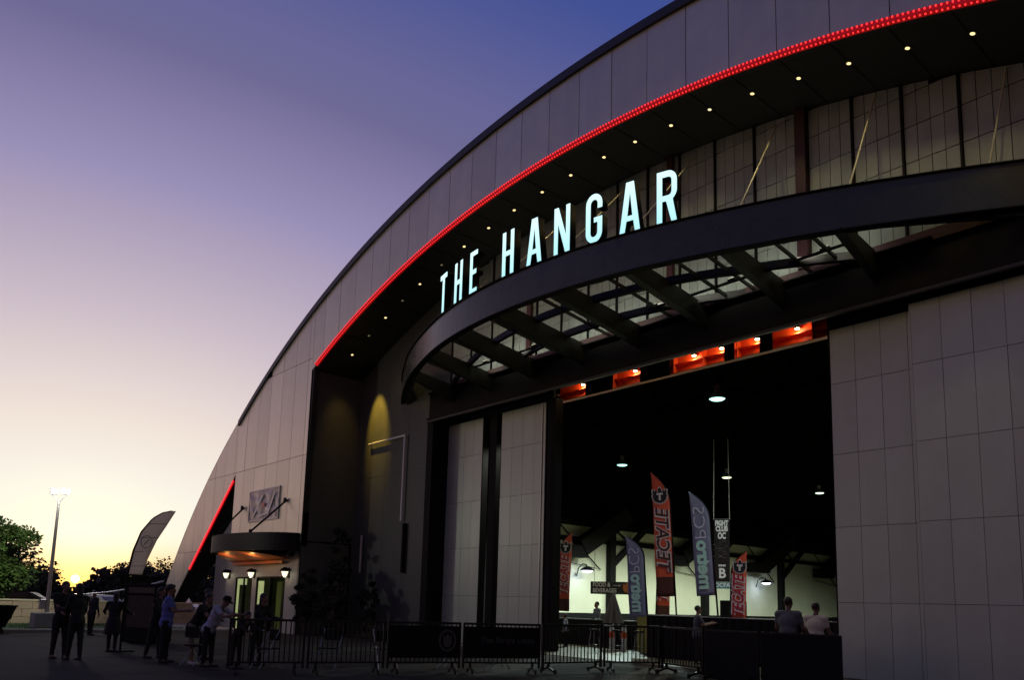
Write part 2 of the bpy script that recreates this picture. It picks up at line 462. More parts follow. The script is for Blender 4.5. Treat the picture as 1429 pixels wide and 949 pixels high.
# pipe frame on that wall
pf = MB(); y = YW-.12
pf.tube((-30.75,y,8.5),(-27.85,y,8.5),.045); pf.tube((-27.85,y,8.53),(-27.85,y,4.85),.045)
pf.tube((-30.75,y,8.53),(-30.75,YW,8.5),.03); pf.tube((-27.85,y,8.5),(-27.85,YW,8.5),.03); pf.tube((-27.85,y,4.9),(-27.85,YW,4.9),.03)
fr = pf.build('banner_frame', M_WHITEP); tag(fr, 'thin white pipe frame on the dark recess wall under the yellow light scallop', 'frame')
cv = MB(); cv.tube((-31.0,YW-.1,4.4),(-31.0,YW-.1,2.75),.07); tag(cv.build('wall_conduit', M_GALV), 'short grey vertical pipe low on the recess wall behind the dark shrubs', 'pipe')
dp = MB(); dp.tube((-27.6,YW-.1,4.75),(-27.6,YW-.1,2.7),.09,n=8); tag(dp.build('drain_pipe', M_BLACK), 'dark pipe segment on the recess wall below the white frame', 'pipe')
# door pilasters and header
for xa, xb, yy in ((-26.3,-25.9,YW-.05),(-3.2,-2.6,YW-.05)):
    hp(MB().box(xa,xb,yy,YW+1.6,0,8.85), 'door_pilaster', M_BLACK)
hp(MB().box(-26.3, XR, YW, YW+.25, 9.0, 9.95), 'door_header', M_BLACK)
hp(MB().box(-26.3, XR, YW-.12, YW-.005, 8.80, 8.88), 'door_track', M_STEEL)
hp(MB().box(-26.3, XR, YW-.10, YW+.02, 8.90, 8.99), 'track_cover', M_BLACK)
hp(MB().box(-26.3, XR, YW+.02, YW+1.2, 8.76, 8.83), 'track_soffit', M_BLACK) if False else None
hp(MB().box(-25.9, XR, YW-.06, YW+.2, 9.96, 10.24), 'sill_beam', M_RUST)
# translucent clerestory wall
hp(MB().box(-26.3, XR, YW+.16, YW+.26, 9.96, 15.4), 'clerestory_backing', M_DARK)
HL = [10.26, 11.15, 12.05, 12.95, 13.8, 14.6, 15.4]
bays = [(-4.61,-3.3),(-5.93,-4.61),(-7.18,-5.93),(-8.38,-7.18),(-9.57,-8.38),(-11.12,-9.83),(-12.4,-11.12),(-13.65,-12.4),(-14.87,-13.65),(-16.12,-14.87),(-17.37,-16.12),
        (-18.62,-17.37),(-19.87,-18.62),(-21.12,-19.87),(-22.37,-21.12),(-23.62,-22.37),(-24.87,-23.62)]
cler = empty('clerestory'); cler.parent = hangar; cler.location = (16,-16,0)
restp = MB(); nind = 0
for bi, (xa, xb) in enumerate(bays):
    for c in range(4):
        x0 = xa + .035 + (xb-xa-.07)*c/4 + .008; x1 = xa + .035 + (xb-xa-.07)*(c+1)/4 - .008
        zt0, zt1 = arc(IC,x0)-.02, arc(IC,x1)-.02
        for z0, z1 in zip(HL, HL[1:]):
            z0 += .011; z1 -= .011
            if min(zt0,zt1) - z0 < .05: continue
            yj = YW+.03+random.uniform(-.003,.003)
            poly = [(x0,z0),(x1,z0),(x1,min(z1,zt1)),(x0,min(z1,zt0))]
            if xa > -18.7 and nind < 290:
                MB().prism_y(poly, yj, YW+.10).build('panel', M_TRANS, cler); nind += 1
            else: restp.prism_y(poly, yj, YW+.10)
stuff(restp.build('far_panels', M_TRANS, cler))
mu = [b[0] for b in bays] + [-3.3]
for x in mu:
    if x in (-9.57,-11.12+100): continue
    hp(MB().box(x-.028,x+.028,YW-.02,YW+.16,10.24,arc(IC,x)-.01), 'mullion', M_BLACK)
hp(MB().box(-9.84,-9.56,YW-.14,YW+.16,10.24,arc(IC,-9.7)-.01), 'mullion', mat('dark_red_steel',(0.04,0.012,0.012),0.5))
for x in (-13.95, -20.2): hp(MB().box(x-.1,x+.1,YW-.10,YW+.16,10.24,arc(IC,x)-.01), 'mullion', M_RUST)
# gable above soffit, hangar body, roof
gb2 = MB()
for xa, xb in zip(xs, xs[1:]):
    strip_poly(gb2, xa, xb, lambda x: arc(OC,x)-.2, lambda x: arc(IC,x) if XL<x<XR else (9.0 if x< -39.9 else 0.0), YW+.27, YW+.4, 2)
hp(gb2, 'gable_wall', M_DARK)
rf = MB(); r_ = []
n = 60
for i in range(n+1):
    x = -40.45 + (8.7+40.45)*i/n; r_.append((x, arc(OC,x)-.25))
for (xa,za),(xb,zb) in zip(r_, r_[1:]):
    rf.quad((xa,YF+.3,za),(xb,YF+.3,zb),(xb,86,zb),(xa,86,za))
hp(rf, 'roof', M_CEIL)
hp(MB().box(-40.5,-40.2,YW+.4,86,7.5,10.4), 'upper_side_wall', M_CEIL)
hp(MB().box(8.4,8.7,YF+.3,86,0,9.9), 'side_wall', M_CEIL)
hp(MB().box(-40.5,8.7,86,86.3,0,19), 'end_wall', M_CEIL)
inner = MB(); inner.box(-40.3,-40.1,YW+.4,86,0,7.5); hp(inner,'white_side_wall', M_WHITEWALL)
# structural columns, knee braces, girts and duct elbows on the white side wall
for k, y in enumerate((32.3,44.3,56.0,68.0,79.8)):
    hp(MB().box(-40.08,-39.6,y-.28,y+.28,0,7.7), 'column', M_BLACK)
    hp(MB().bar((-39.8,y+.2,4.7),(-39.3,y+3.4,7.6),.3,.42), 'knee_brace', M_BLACK)
    hp(MB().bar((-39.8,y+.1,7.4),(-39.4,y+1.9,6.2),.12,.14), 'knee_brace', M_BLACK)
    d = MB(); d.bar((-39.3,y-3.9,5.6),(-38.6,y+.2,8.3),1.1,1.15); d.bar((-39.4,y-6.0,5.35),(-39.2,y-3.5,5.35),.8,.85); hp(d, 'duct_elbow', M_BLACK)
    hp(MB().tube((-39.9,y-5.4,7.3),(-39.9,y-1.1,4.2),.05,n=6), 'cross_rod', M_BLACK)
    hp(MB().tube((-39.9,y-1.6,4.3),(-39.9,y-5.4,4.7),.03,n=6), 'cross_rod', M_BLACK)
hp(MB().box(-40.09,-39.9,YW+1,86,6.15,6.5), 'girt', M_BLACK)
hp(MB().box(-40.09,-39.9,YW+1,86,7.3,7.7), 'girt', M_BLACK)
hp(MB().box(-40.09,-39.95,YW+1,86,0,1.05), 'wainscot', M_BLACK)
# roof trusses, barely seen
for y in (26.5,38.3,50.1,62):
    t_ = MB()
    for i in range(14):
        xa = -38+i*3.2; xb = xa+3.2
        t_.bar((xa,y,min(arc(OC,xa)-1.1,14)),(xb,y,min(arc(OC,xb)-1.1,14)),.25,.3)
        t_.bar((xa,y,9.9),(xb,y,9.9),.25,.25); t_.bar((xa,y,9.9),(xb,y,min(arc(OC,xb)-1.1,14)),.12,.12)
    hp(t_, 'roof_truss', M_CEIL)

# sliding doors
M_JOINT = mat('door_joint', (0.07,0.068,0.066), .6)
def sliding_door(xa, xb, y, ztop_, cols, label, rows=(0.03,1.823,3.663,5.494,7.313)):
    d = empty('sliding_door', ((xa+xb)/2, y, 0))
    tag(d, label, 'door', 'sliding hangar doors')
    cx = (xa+xb)/2; hw = (xb-xa)/2
    MB().box(-hw,hw,.03,.22,.03,ztop_).build('door_leaf', M_JOINT, d)
    MB().box(-hw-.03,-hw-.001,-.002,.24,.03,ztop_).build('edge_frame', M_DOOR if xa > -8 else M_BLACK, d)
    MB().box(hw+.001,hw+.06,-.03,.24,.03,ztop_).build('edge_frame', M_BLACK, d)
    zs = list(rows)+[ztop_]
    wc = 2*hw/cols
    for c in range(cols):
        for z0, z1 in zip(zs, zs[1:]):
            yy = random.uniform(-.004,.002)
            MB().box(-hw+c*wc+.005,-hw+(c+1)*wc-.005,yy,.029,z0+.006,z1-.006).build('panel', M_DOOR, d)
    return d
sliding_door(-7.33,-2.73,18.464,8.895,7,'pale grey sliding door, nearest leaf at the right edge of the photo','x') if False else None
sliding_door(-7.36,-2.81,18.464,8.79,7,'pale grey sliding door leaf standing proud at the right edge of the photo')
sliding_door(-9.50,-6.3,18.80,8.75,5,'pale grey sliding door leaf just right of the dark opening, tucked behind another leaf')
sliding_door(-22.5,-20.05,18.80,8.75,4,'pale grey sliding door leaf immediately left of the lit opening')
sliding_door(-26.0,-23.62,18.80,8.75,4,'pale grey sliding door leaf beside the dark recess wall, furthest left')
def jamb(x, y, lab):
    o = MB().box(x-.2,x+.2,y-.1,y+.25,0,8.8).build('door_post', M_BLACK); tag(o, lab, 'post'); return o
jamb(-19.72,18.85,'black vertical post at the left edge of the open hangar doorway')
jamb(-23.05,18.95,'black post in the gap between the two left sliding doors')
tag(MB().box(-19.97,-19.93,18.5,18.56,0,8.6).build('edge_strip', M_GALV), 'thin bright vertical strip beside the post left of the doorway', 'strip')

for xa, xb in ((-9.7,XR),(-26.3,-20.0)):
    hp(MB().box(xa,xb,19.08,19.2,8.3,9.9), 'lintel_closure', M_BLACK)
# orange beam behind the header with small lamps
ob = empty('lintel_beam', (-15,19.6,0)); tag(ob, 'orange steel beam over the doorway lit by small bright lamps', 'beam')
MB().box(-5.3,5.2,.10,.14,8.90,9.46).build('web', M_ORANGE, ob)
MB().box(-5.3,5.2,-.12,.1,8.88,8.90).build('flange', M_ORANGE, ob)
MB().box(-5.3,5.2,-.06,.1,9.18,9.21).build('flange', M_ORANGE, ob)
MB().box(-5.3,5.2,-.12,.1,9.46,9.5).build('flange', M_ORANGE, ob)
for x in (-2.9,-.35,.75,1.95,2.95,4.3):
    MB().box(x+.35,x+.37,-.1,.1,8.90,9.46).build('stiffener', M_ORANGE, ob)
for i, (xa, xb) in enumerate(((-18.75,-17.5),(-16.3,-15.1),(-13.08,-12.75),(-11.9,-11.5))):  # black plates covering stretches of the beam between its lamps
    tag(MB().box(xa,xb,19.44,19.47,8.86,9.5).build('dark_plate', M_BLACK), ('dark plate over the orange lintel beam, ' + ('first','second','third','fourth')[i] + ' from the left'), 'plate', 'dark plates over the orange beam')
E_WARMW = emis('warm_white_lamp', (1.0,0.83,0.5), 22)
for i, x in enumerate((-19.0,-16.6,-14.25,-13.25,-12.05,-10.8)):
    t = empty('lintel_lamp', (x,19.56,9.36)); tag(t, 'small bright lamp on the orange lintel beam, ' + ('first','second','third','fourth','fifth','sixth')[i] + ' from the left', 'lamp', 'lamps on the orange beam')
    MB().lathe([(.02,.09),(.05,.06),(.10,.0),(.10,-.02)], n=12).build('shade', M_BLACK, t)
    MB().ico((0,0,-.03),.07,1,(1,1,.5)).build('bulb', E_WARMW, t)
    light('glow','POINT',(0,-.06,-.12),9,(1,.6,.3),t,.04)

# ================================================================== RED LED STRIPS
E_RED = emis('red_led', (1.0,0.03,0.03), 2.0)
M_REDCH = mat('red_channel', (0.25,0.005,0.005), 0.4, emit=(0.8,0.005,0.01), estr=0.25)
led = empty('arch_light_strip', (-16.2,15.4,0)); tag(led, 'long red LED light strip following the lower edge of the arch', 'light strip')
ch = MB(); bd = MB()
na = 120
A0 = math.asin((XL+.35-IC[0])/IC[2]); A1 = math.asin((XR-.2-IC[0])/IC[2])
def ap(a, dr, y): return Vector((IC[0]+(IC[2]+dr)*math.sin(a)+16.2, y-15.4, IC[1]+(IC[2]+dr)*math.cos(a)))
for i in range(na):
    a, b = A0+(A1-A0)*i/na, A0+(A1-A0)*(i+1)/na
    P = [ap(a,-.03,15.52),ap(a,-.03,15.45),ap(a,.075,15.45),ap(a,.075,15.52)]; Q = [ap(b,-.03,15.52),ap(b,-.03,15.45),ap(b,.075,15.45),ap(b,.075,15.52)]
    for j in range(4): ch.quad(P[j],P[(j+1)%4],Q[(j+1)%4],Q[j])
    P = [ap(a,-.028,15.52),ap(a,-.028,15.60)]; Q = [ap(b,-.028,15.52),ap(b,-.028,15.60)]
    ch.quad(P[0],P[1],Q[1],Q[0])
ch.build('channel', M_REDCH, led)
nb = 290
for i in range(nb):
    a = A0+(A1-A0)*(i+.5)/nb
    for dr, y in ((.045,15.44),(-.035,15.50)):
        p = ap(a+(.0004 if dr<0 else 0), dr, y)
        bd.ico(p, .025, 1, (.8,1,1.2))
stuff(bd.build('led_beads', E_RED, led))
leg_led = empty('leg_light_strip', (-42.5,15.4,5)); tag(leg_led, 'straight sloping red light strip inside the leg of the arch', 'light strip')
p0 = Vector((-45.5,15.52,2.98)) ; p1 = Vector((-40.08,15.52,7.46)); o3 = Vector((-42.5,15.4,5))
MB().bar(p0-o3,p1-o3,.05,.16).build('channel', M_REDCH, leg_led)
MB().bar(p0-o3+Vector((0,-.05,0)),p1-o3+Vector((0,-.05,0)),.05,.07).build('tube', emis('red_tube',(1,.02,.03),1.5), leg_led)

# ================================================================== DOWNLIGHTS IN SOFFIT
ORD = ['first','second','third','fourth','fifth','sixth','seventh','eighth','ninth','tenth','eleventh','twelfth','thirteenth','fourteenth','fifteenth','sixteenth','seventeenth','eighteenth','nineteenth','twentieth','twenty-first']
E_DL = emis('downlight_on', (1.0,0.74,0.32), 1.8); E_DLD = emis('downlight_dim', (1.0,0.82,0.42), 0.12)
angs = [(-23.24,1),(-20.9,0),(-18.7,1),(-16.6,0),(-14.57,1),(-12.2,0),(-9.92,1),(-7.62,1),(-5.4,1),(-3.14,1),(-1.01,1),(1.27,1),(3.24,1),(5.34,1),(7.41,2),(9.5,1),(11.57,1),(13.61,1),(15.76,1),(17.9,1),(20,1)]
for i, (ad_, on) in enumerate(angs):
    a = math.radians(ad_); x = IC[0]+.07+IC[2]*math.sin(a); z = IC[1]+IC[2]*math.cos(a)-.012
    t = empty('downlight', (x,16.62,z)); t.rotation_euler = (0,a,0)
    st = {0:'unlit',1:'glowing yellow',2:'dimly glowing'}[on]
    tag(t, '%s recessed downlight in the arch soffit, %s from the left end' % (st, ORD[i]), 'downlight', 'downlights in the arch soffit')
    mb = MB(); mb.lathe([(.075,.012),(.10,.012),(.10,-.010),(.08,-.016),(.07,-.005)], n=16); mb.build('trim_ring', M_SOFFIT, t)
    MB().lathe([(.048,-.012),(.048,-.024)], n=14).build('lens', E_DL if on == 1 else (E_DLD if on == 0 else emis('downlight_half',(1,.85,.5),1.2)), t)
    if on == 1:
        if i == 0:
            light('beam','SPOT',(x,16.62,z-.05),1500,(1,.60,.07),None,.06,target=(x+.15,18.05,z-2.9),spot=36,blend=.75)
            light('beam','SPOT',(x,16.62,z-.05),130,(1,.56,.14),None,.15,target=(XL,17.05,z-3.1),spot=40,blend=1.0)
        else:
            light('beam','SPOT',(x,16.62,z-.04),60,(1,.78,.3),None,.05,target=(x,16.62,0),spot=95,blend=.6)

# ================================================================== CANOPY
PX = -16.6
PCP = [(0,14.0),(2,14.12),(4,14.48),(5.7,15.0),(8,15.90),(9.65,16.75),(11.1,17.58),(12.0,18.20),(14,19.9)]
def pcy(x):
    d = (PX-x) if x < PX else (x-PX)*.965
    for k, ((xa,ya),(xb,yb)) in enumerate(zip(PCP, PCP[1:])):
        if d <= xb:
            xp, yp = PCP[k-1] if k > 0 else (-PCP[1][0], PCP[1][1])
            xn, yn = PCP[min(k+2, len(PCP)-1)]
            ma = (yb-yp)/(xb-xp); mb_ = (yn-ya)/(xn-xa) if xn != xa else (yb-ya)/(xb-xa)
            h = xb-xa; t = (d-xa)/h
            return (2*t**3-3*t*t+1)*ya + (t**3-2*t*t+t)*h*ma + (-2*t**3+3*t*t)*yb + (t**3-t*t)*h*mb_
    return PCP[-1][1]
def pcs(x): return (pcy(x+.05)-pcy(x-.05))/.1
def pc(x, d=0.0): return pcy(x) + d*math.sqrt(1+pcs(x)**2)
can = empty('canopy', (-16.54,18.05,10)); tag(can, 'curved steel entrance canopy with open grid below the lit letters', 'canopy')
def cpn(mb, name, m, smooth=False):
    o = mb.build(name, m, can, smooth); o.location = (16.54,-18.05,-10); return o
def arcpts(d, n=70):
    h = 12.5
    h2 = h
    while pc(PX-h, d) > YW+.02 and h > .5: h -= .02
    while pc(PX+h2, d) > YW+.02 and h2 > .5: h2 -= .02
    return [(PX-h+(h+h2)*i/n, pc(PX-h+(h+h2)*i/n, d)) for i in range(n+1)]
def ring(name, d0, d1, z0, z1, m, tilt=0.0, smooth=False, n=70):
    A, B = arcpts(d0,n), arcpts(d1,n); mb = MB(); rings = []
    for (xa,ya),(xb,yb) in zip(A,B):
        ta, tb = -tilt*(ya-14), -tilt*(yb-14)
        rings.append([mb.bm.verts.new(p) for p in ((xa,ya,z0+ta),(xa,ya,z1+ta),(xb,yb,z1+tb),(xb,yb,z0+tb))])
    for a, b in zip(rings, rings[1:]):
        for j in range(4): mb.bm.faces.new((a[j],a[(j+1)%4],b[(j+1)%4],b[j]))
    mb.bm.faces.new(rings[0][::-1]); mb.bm.faces.new(rings[-1])
    return cpn(mb, name, m, smooth)
ring('fascia_beam', 0.0, 0.03, 10.0, 10.97, M_FASCIA)
ring('top_flange', -0.06, 0.22, 10.972, 11.0, M_BLACK)
ring('bottom_flange', -0.03, 0.2, 9.97, 9.998, M_BLACK)
ring('cross_beam', 1.80, 1.92, 10.52, 10.72, M_STEEL, 0.13)
ring('cross_beam', 3.08, 3.2, 10.52, 10.72, M_STEEL, 0.13)
ring('front_ledger', .22, .34, 10.40, 10.62, M_STEEL, 0.13)
bx = [-24.7,-22.3,-19.9,-17.5,-15.1,-12.7,-10.3,-7.9]
for x in bx:
    y0 = pc(x,.03)
    if y0 > YW-1: pass
    mb = MB(); zt = lambda yy: 10.62-.13*(yy-14)
    mb.prism([(x-.03,y0,10.05),(x-.03,YW-.02,9.45),(x-.03,YW-.02,zt(YW)),(x-.03,y0,zt(y0))],(.06,0,0))
    cpn(mb,'bracket',M_STEEL)
    mb = MB(); mb.bar((x,y0,10.03),(x,YW-.02,9.43),.22,.03); cpn(mb,'bracket_flange',M_STEEL)
for a_, b_ in zip(bx, bx[1:]):
    for f in ((1/3., 2/3.) if a_ > -14 else (.5,)):
        x = a_+(b_-a_)*f; y0 = pc(x,.05)
        mb = MB(); mb.bar((x,y0,10.60-.13*(y0-14)),(x,YW-.05,10.60-.13*(YW-14)),.05,.09); cpn(mb,'purlin',M_STEEL)
mb = MB(); mb.box(-26.2,-6.6,YW-.2,YW-.02,9.98,10.02); cpn(mb,'wall_ledger',M_BLACK)
# tie rods
M_ROD = mat('pale_rod', (0.45,0.46,0.36), 0.4)
for i, (xb_, xt, zt_) in enumerate(((-9.92,-10.4,14.55),(-7.69,-7.75,14.15),(-5.28,-4.95,13.38),(-12.6,-13.1,14.8),(-15.0,-15.5,15.0),(-17.5,-18.0,14.95),(-22.3,-22.6,13.9))):
    y0 = pc(xb_,.12)
    o = MB().tube((xb_,y0,10.98),(xt,YW-.02,zt_),.022,n=8).build('tie_rod', M_ROD)
    tag(o, 'pale tie rod from canopy edge up to arch, ' + ['rightmost but two','second from the right end','at the right end','just right of the last sign letter','behind the letter A','behind the letter N','behind the word THE'][i], 'rod', 'tie rods holding the canopy')
# uplights on the deck
for i, x in enumerate((-21.8,-19.2,-16.6,-14.0,-11.4,-8.8)):
    t = empty('wall_uplight', (x,17.35,10.42-.13*3.35+.28)); tag(t, 'small uplight on the canopy deck below the panelled wall, %s from the left' % ORD[i], 'uplight', 'uplights on the canopy deck')
    MB().box(-.12,.12,-.06,.06,-.06,.04,.01).build('housing', M_BLACK, t)
    MB().box(-.1,.1,-.045,.045,.041,.046).build('lens', emis('uplight_lens',(1,.9,.6),3), t)
    if i in (0,3): light('wash','SPOT',(x,17.45,10.4),[3,7,3,7,3,3,7][i],(1,.80,.42),None,.1,target=(x,18.1,11.2),spot=120,blend=.9)

ww = empty('added_washer', (-15,17.3,10.22)); tag(ww, 'long thin added light bar at the foot of the panelled wall above the canopy deck', 'light bar')  # made-up light bar, brightens the foot of the panelled wall
MB().box(-8.6,7.0,-.04,.03,-.05,.0).build('housing', M_BLACK, ww)
MB().box(-8.55,6.95,-.012,.028,.001,.006).build('diffuser', emis('washer_glow',(1,.93,.75),.8), ww)
wl = bpy.data.lights.new('strip','AREA'); wl.shape = 'RECTANGLE'; wl.size = 15.4; wl.size_y = .05; wl.energy = 62; wl.color = (1,.93,.78)
wo = bpy.data.objects.new('strip', wl); COL.objects.link(wo); wo.location = (-15.8,17.3,10.28); wo.rotation_euler = (Vector((0,.75,.35))).to_track_quat('-Z','X').to_euler()
wo.rotation_euler = (math.radians(115),0,0)

# ================================================================== SIGN LETTERS
M_LRET = mat('letter_return', (0.004,0.005,0.006), 0.7, spec=.2)
mface = bpy.data.materials.new('letter_face'); mface.use_nodes = True
t = mface.node_tree; b = t.nodes['Principled BSDF']; b.inputs['Base Color'].default_value = (.6,.7,.7,1)
co = t.nodes.new('ShaderNodeTexCoord'); sp = t.nodes.new('ShaderNodeSeparateXYZ'); t.links.new(co.outputs['Object'], sp.inputs[0])
r = t.nodes.new('ShaderNodeValToRGB'); r.color_ramp.elements[0].color = (0.36,0.74,0.80,1); r.color_ramp.elements[1].color = (0.62,0.93,0.93,1)
mrn = t.nodes.new('ShaderNodeMapRange'); mrn.inputs[2].default_value = 1.35
t.links.new(sp.outputs['Z'], mrn.inputs[0]); t.links.new(mrn.outputs[0], r.inputs[0])
t.links.new(r.outputs[0], b.inputs['Emission Color']); b.inputs['Emission Strength'].default_value = 1.25
HT = 1.33
def rect(x0,z0,x1,z1): return [(x0,z0),(x1,z0),(x1,z1),(x0,z1)]
def rounded(x0,z0,x1,z1,r,n=6,corners=(1,1,1,1)):
    pts = []
    for (cx,cz,a0,k) in ((x1-r,z0+r,-PI/2,corners[1]),(x1-r,z1-r,0,corners[2]),(x0+r,z1-r,PI/2,corners[3]),(x0+r,z0+r,PI,corners[0])):
        if k:
            for i in range(n+1):
                a = a0+PI/2*i/n; pts.append((cx+r*math.cos(a), cz+r*math.sin(a)))
        else:
            c = {(-PI/2):(x1,z0),0:(x1,z1),(PI/2):(x0,z1),PI:(x0,z0)}[a0]; pts.append(c)
    return pts
S = .155
def glyph(c):
    h = HT
    if c == 'T': w_ = .56; return w_, [[(w_/2-S/2,0),(w_/2+S/2,0),(w_/2+S/2,h-S),(w_,h-S),(w_,h),(0,h),(0,h-S),(w_/2-S/2,h-S)]]
    if c == 'H': w_ = .56; m0, m1 = .60,.74; return w_, [[(0,0),(S,0),(S,m0),(w_-S,m0),(w_-S,0),(w_,0),(w_,h),(w_-S,h),(w_-S,m1),(S,m1),(S,h),(0,h)]]
    if c == 'E': w_ = .46; return w_, [[(0,0),(w_,0),(w_,S*.9),(S,S*.9),(S,.6),(w_-.06,.6),(w_-.06,.74),(S,.74),(S,h-S*.9),(w_,h-S*.9),(w_,h),(0,h)]]
    if c == 'A': w_ = .64; return w_, [[(0,0),(S,0),(S+.055,.30),(w_-S-.055,.30),(w_-S,0),(w_,0),(w_/2+.12,h),(w_/2-.12,h)], [(S+.082,.43),(w_/2,h-.25),(w_-S-.082,.43)]]
    if c == 'N': w_ = .60; return w_, [[(0,0),(S*.92,0),(S*.92,h*.66),(w_-S,0),(w_,0),(w_,h),(w_-S*.92,h),(w_-S*.92,h*.36),(S,h),(0,h)]]
    if c == 'G':
        w_ = .56; r_ = w_/2; o_ = []
        n_ = 10
        # outer from upper terminal counterclockwise
        for i in range(n_+1):
            a = PI*i/n_; o_.append((r_+r_*math.cos(a), h-r_+r_*math.sin(a)))
        for i in range(n_+1):
            a = PI+PI*i/n_; o_.append((r_+r_*math.cos(a), r_+r_*math.sin(a)))
        o_ += [(w_,.68),(r_,.68),(r_,.55),(w_-S,.55)]
        ri = r_-S
        for i in range(n_+1):
            a = 2*PI-PI*i/n_; o_.append((r_+ri*math.cos(a), r_+ri*math.sin(a)))
        for i in range(n_+1):
            a = PI-PI*i/n_; o_.append((r_+ri*math.cos(a), h-r_+ri*math.sin(a)))
        o_ += [(w_-S,.92),(w_,.92)]
        return w_, [o_]
    if c == 'R':
        w_ = .58; r_ = .26
        o_ = [(0,0),(S,0),(S,.55),(w_*.5-.02,.55),(w_-S,0),(w_,0),(w_-.12,.58)]
        for i in range(8):
            a = -PI/2*.4+ (PI/2*.4)*i/7; o_.append((w_-r_+r_*math.cos(a)-.0, .82+r_*math.sin(a)*1.0))
        for i in range(9):
            a = PI/2*i/8; o_.append((w_-r_+r_*math.cos(a), h-r_+r_*math.sin(a)))
        o_ += [(0,h)]
        i_ = [(S,.69),(w_-.22,.69)]
        for k in range(5):
            a = -PI/2+PI/2*k/4; i_.append((w_-.25+.10*math.cos(a), .79+.10*math.sin(a)))
        for k in range(5):
            a = PI/2*k/4; i_.append((w_-.25+.10*math.cos(a), h-S-.10+.10*math.sin(a)))
        i_ += [(S,h-S)]
        return w_, [o_, i_]
def outline_mesh(name, polys, depth, y=0.0, off=0.0):
    cu = bpy.data.curves.new(name,'CURVE'); cu.dimensions = '2D'; cu.fill_mode = 'BOTH'; cu.extrude = depth/2; cu.offset = off
    for P in polys:
        s_ = cu.splines.new('POLY'); s_.points.add(len(P)-1)
        for q_, p_ in zip(s_.points, P): q_.co = (p_[0],p_[1],0,1)
        s_.use_cyclic_u = True
    o = bpy.data.objects.new('tmp',cu); COL.objects.link(o)
    me = bpy.data.meshes.new_from_object(o.evaluated_get(bpy.context.evaluated_depsgraph_get()))
    bpy.data.objects.remove(o); bpy.data.curves.remove(cu)
    me.transform(Matrix.Translation((0,y,0)) @ Matrix.Rotation(PI/2,4,'X'))
    me.name = name
    return me
sign = empty('hangar_sign', (-16.54,14.0,11.0)); tag(sign, 'illuminated white letters THE HANGAR standing on the curved canopy beam', 'sign')
# arc angle of each letter's centre (deg), measured on the plan circle
LET = [('T',-20.46),('H',-19.33),('E',-18.38),('H',-16.62),('A',-15.52),('N',-14.50),('G',-13.45),('A',-12.40),('R',-11.43)]
for c, lx in LET:
    w_, polys = glyph(c); a = math.atan(pcs(lx))
    k = .90 if c != 'T' else .95
    polys = [[((x-w_/2)*k, z*1.03) for x, z in P] for P in polys]
    o = empty('letter'); o.parent = sign; o['label'] = 'illuminated capital letter ' + c
    lx -= .10
    o.location = (lx+16.54, pc(lx,.03)-14.0, 0.015); o.rotation_euler = (0,0,a)
    me = outline_mesh('case', polys, .24, .10, .012); me.materials.append(M_LRET); link('letter_case', me, o)
    me = outline_mesh('face', polys, .012, -.032); me.materials.append(mface); link('letter_face', me, o)
light('sign_glow','AREA',(-16.0,13.75,11.7),30,(.7,.95,1),None,1.0,target=(-16,12,11.5)) if False else None

# ================================================================== ENTRANCE BLOCK
ent = empty('ticket_entrance', (-36,15.5,0)); tag(ent, 'entrance block left of the recess with lit glass doors under a small curved canopy', 'entrance')
def ep(mb, name, m, smooth=False, parent=None):
    o = mb.build(name, m, ent if parent is None else parent, smooth)
    if parent is None: o.location = (36,-15.5,0)
    return o
YE = YF+.08
DOORS = ((-38.95,-37.0),(-36.45,-33.4))
e = MB()
xsd = [-40.2,-38.95,-37.0,-36.45,-33.4,XL-.02]
e.box(-40.2,-38.95,YE,YE+.15,0,2.5); e.box(-37.0,-36.45,YE,YE+.15,0,2.5); e.box(-33.4,XL-.02,YE,YE+.15,0,2.5); e.box(-40.2,XL-.02,YE,YE+.15,2.5,4.05)
ep(e, 'wall', M_ENTRY)
ep(MB().box(-40.2,XL,YE+2.3,YE+2.4,0,4), 'rear_wall', mat('lobby_wall',(0.06,0.07,0.05),0.7,noise=.1))
ep(MB().box(-40.25,-40.18,YE,YE+2.4,0,4), 'side_wall', M_ENTRY)
ep(MB().box(-40.2,XL,YE,YE+2.4,3.98,4.04), 'ceiling', M_ENTRY)
M_GLASS = bpy.data.materials.new('glass'); M_GLASS.use_nodes = True
gb_ = M_GLASS.node_tree.nodes['Principled BSDF']; gb_.inputs['Transmission Weight'].default_value = 1; gb_.inputs['Roughness'].default_value = .02; gb_.inputs['IOR'].default_value = 1.1; gb_.inputs['Base Color'].default_value = (.8,.85,.75,1)
for xa, xb in DOORS:
    fr = MB(); f = .06
    fr.box(xa,xa+f,YE-.02,YE+.12,0,2.5); fr.box(xb-f,xb,YE-.02,YE+.12,0,2.5); fr.box(xa+f,xb-f,YE-.02,YE+.12,2.44,2.5)
    m_ = xa + (xb-xa)*.5
    fr.box(m_-.04,m_+.04,YE-.015,YE+.11,0,2.44)
    dr = ep(fr,'door_frame',M_BLACK)
    for (p, q_) in ((xa+f,m_-.04),(m_+.04,xb-f)):
        o = MB().box(p,q_,YE+.04,YE+.05,.05,2.44).build('glass_pane', M_GLASS, dr)
    MB().tube((m_-.12,YE-.06,.9),(m_-.12,YE-.06,1.3),.015,n=6).build('handle', M_GALV, dr)
light('lobby','POINT',(-37.9,16.7,2.9),4,(.9,1,.4),None,.12); light('lobby','POINT',(-34.5,16.5,2.9),4,(.9,1,.4),None,.12)
M_LOB = mat('painted_lobby_glow',(0.62,0.72,0.25),.5,emit=(.72,.78,.40),estr=.5)  # lobby light on the door reveals, put into the colour as emission
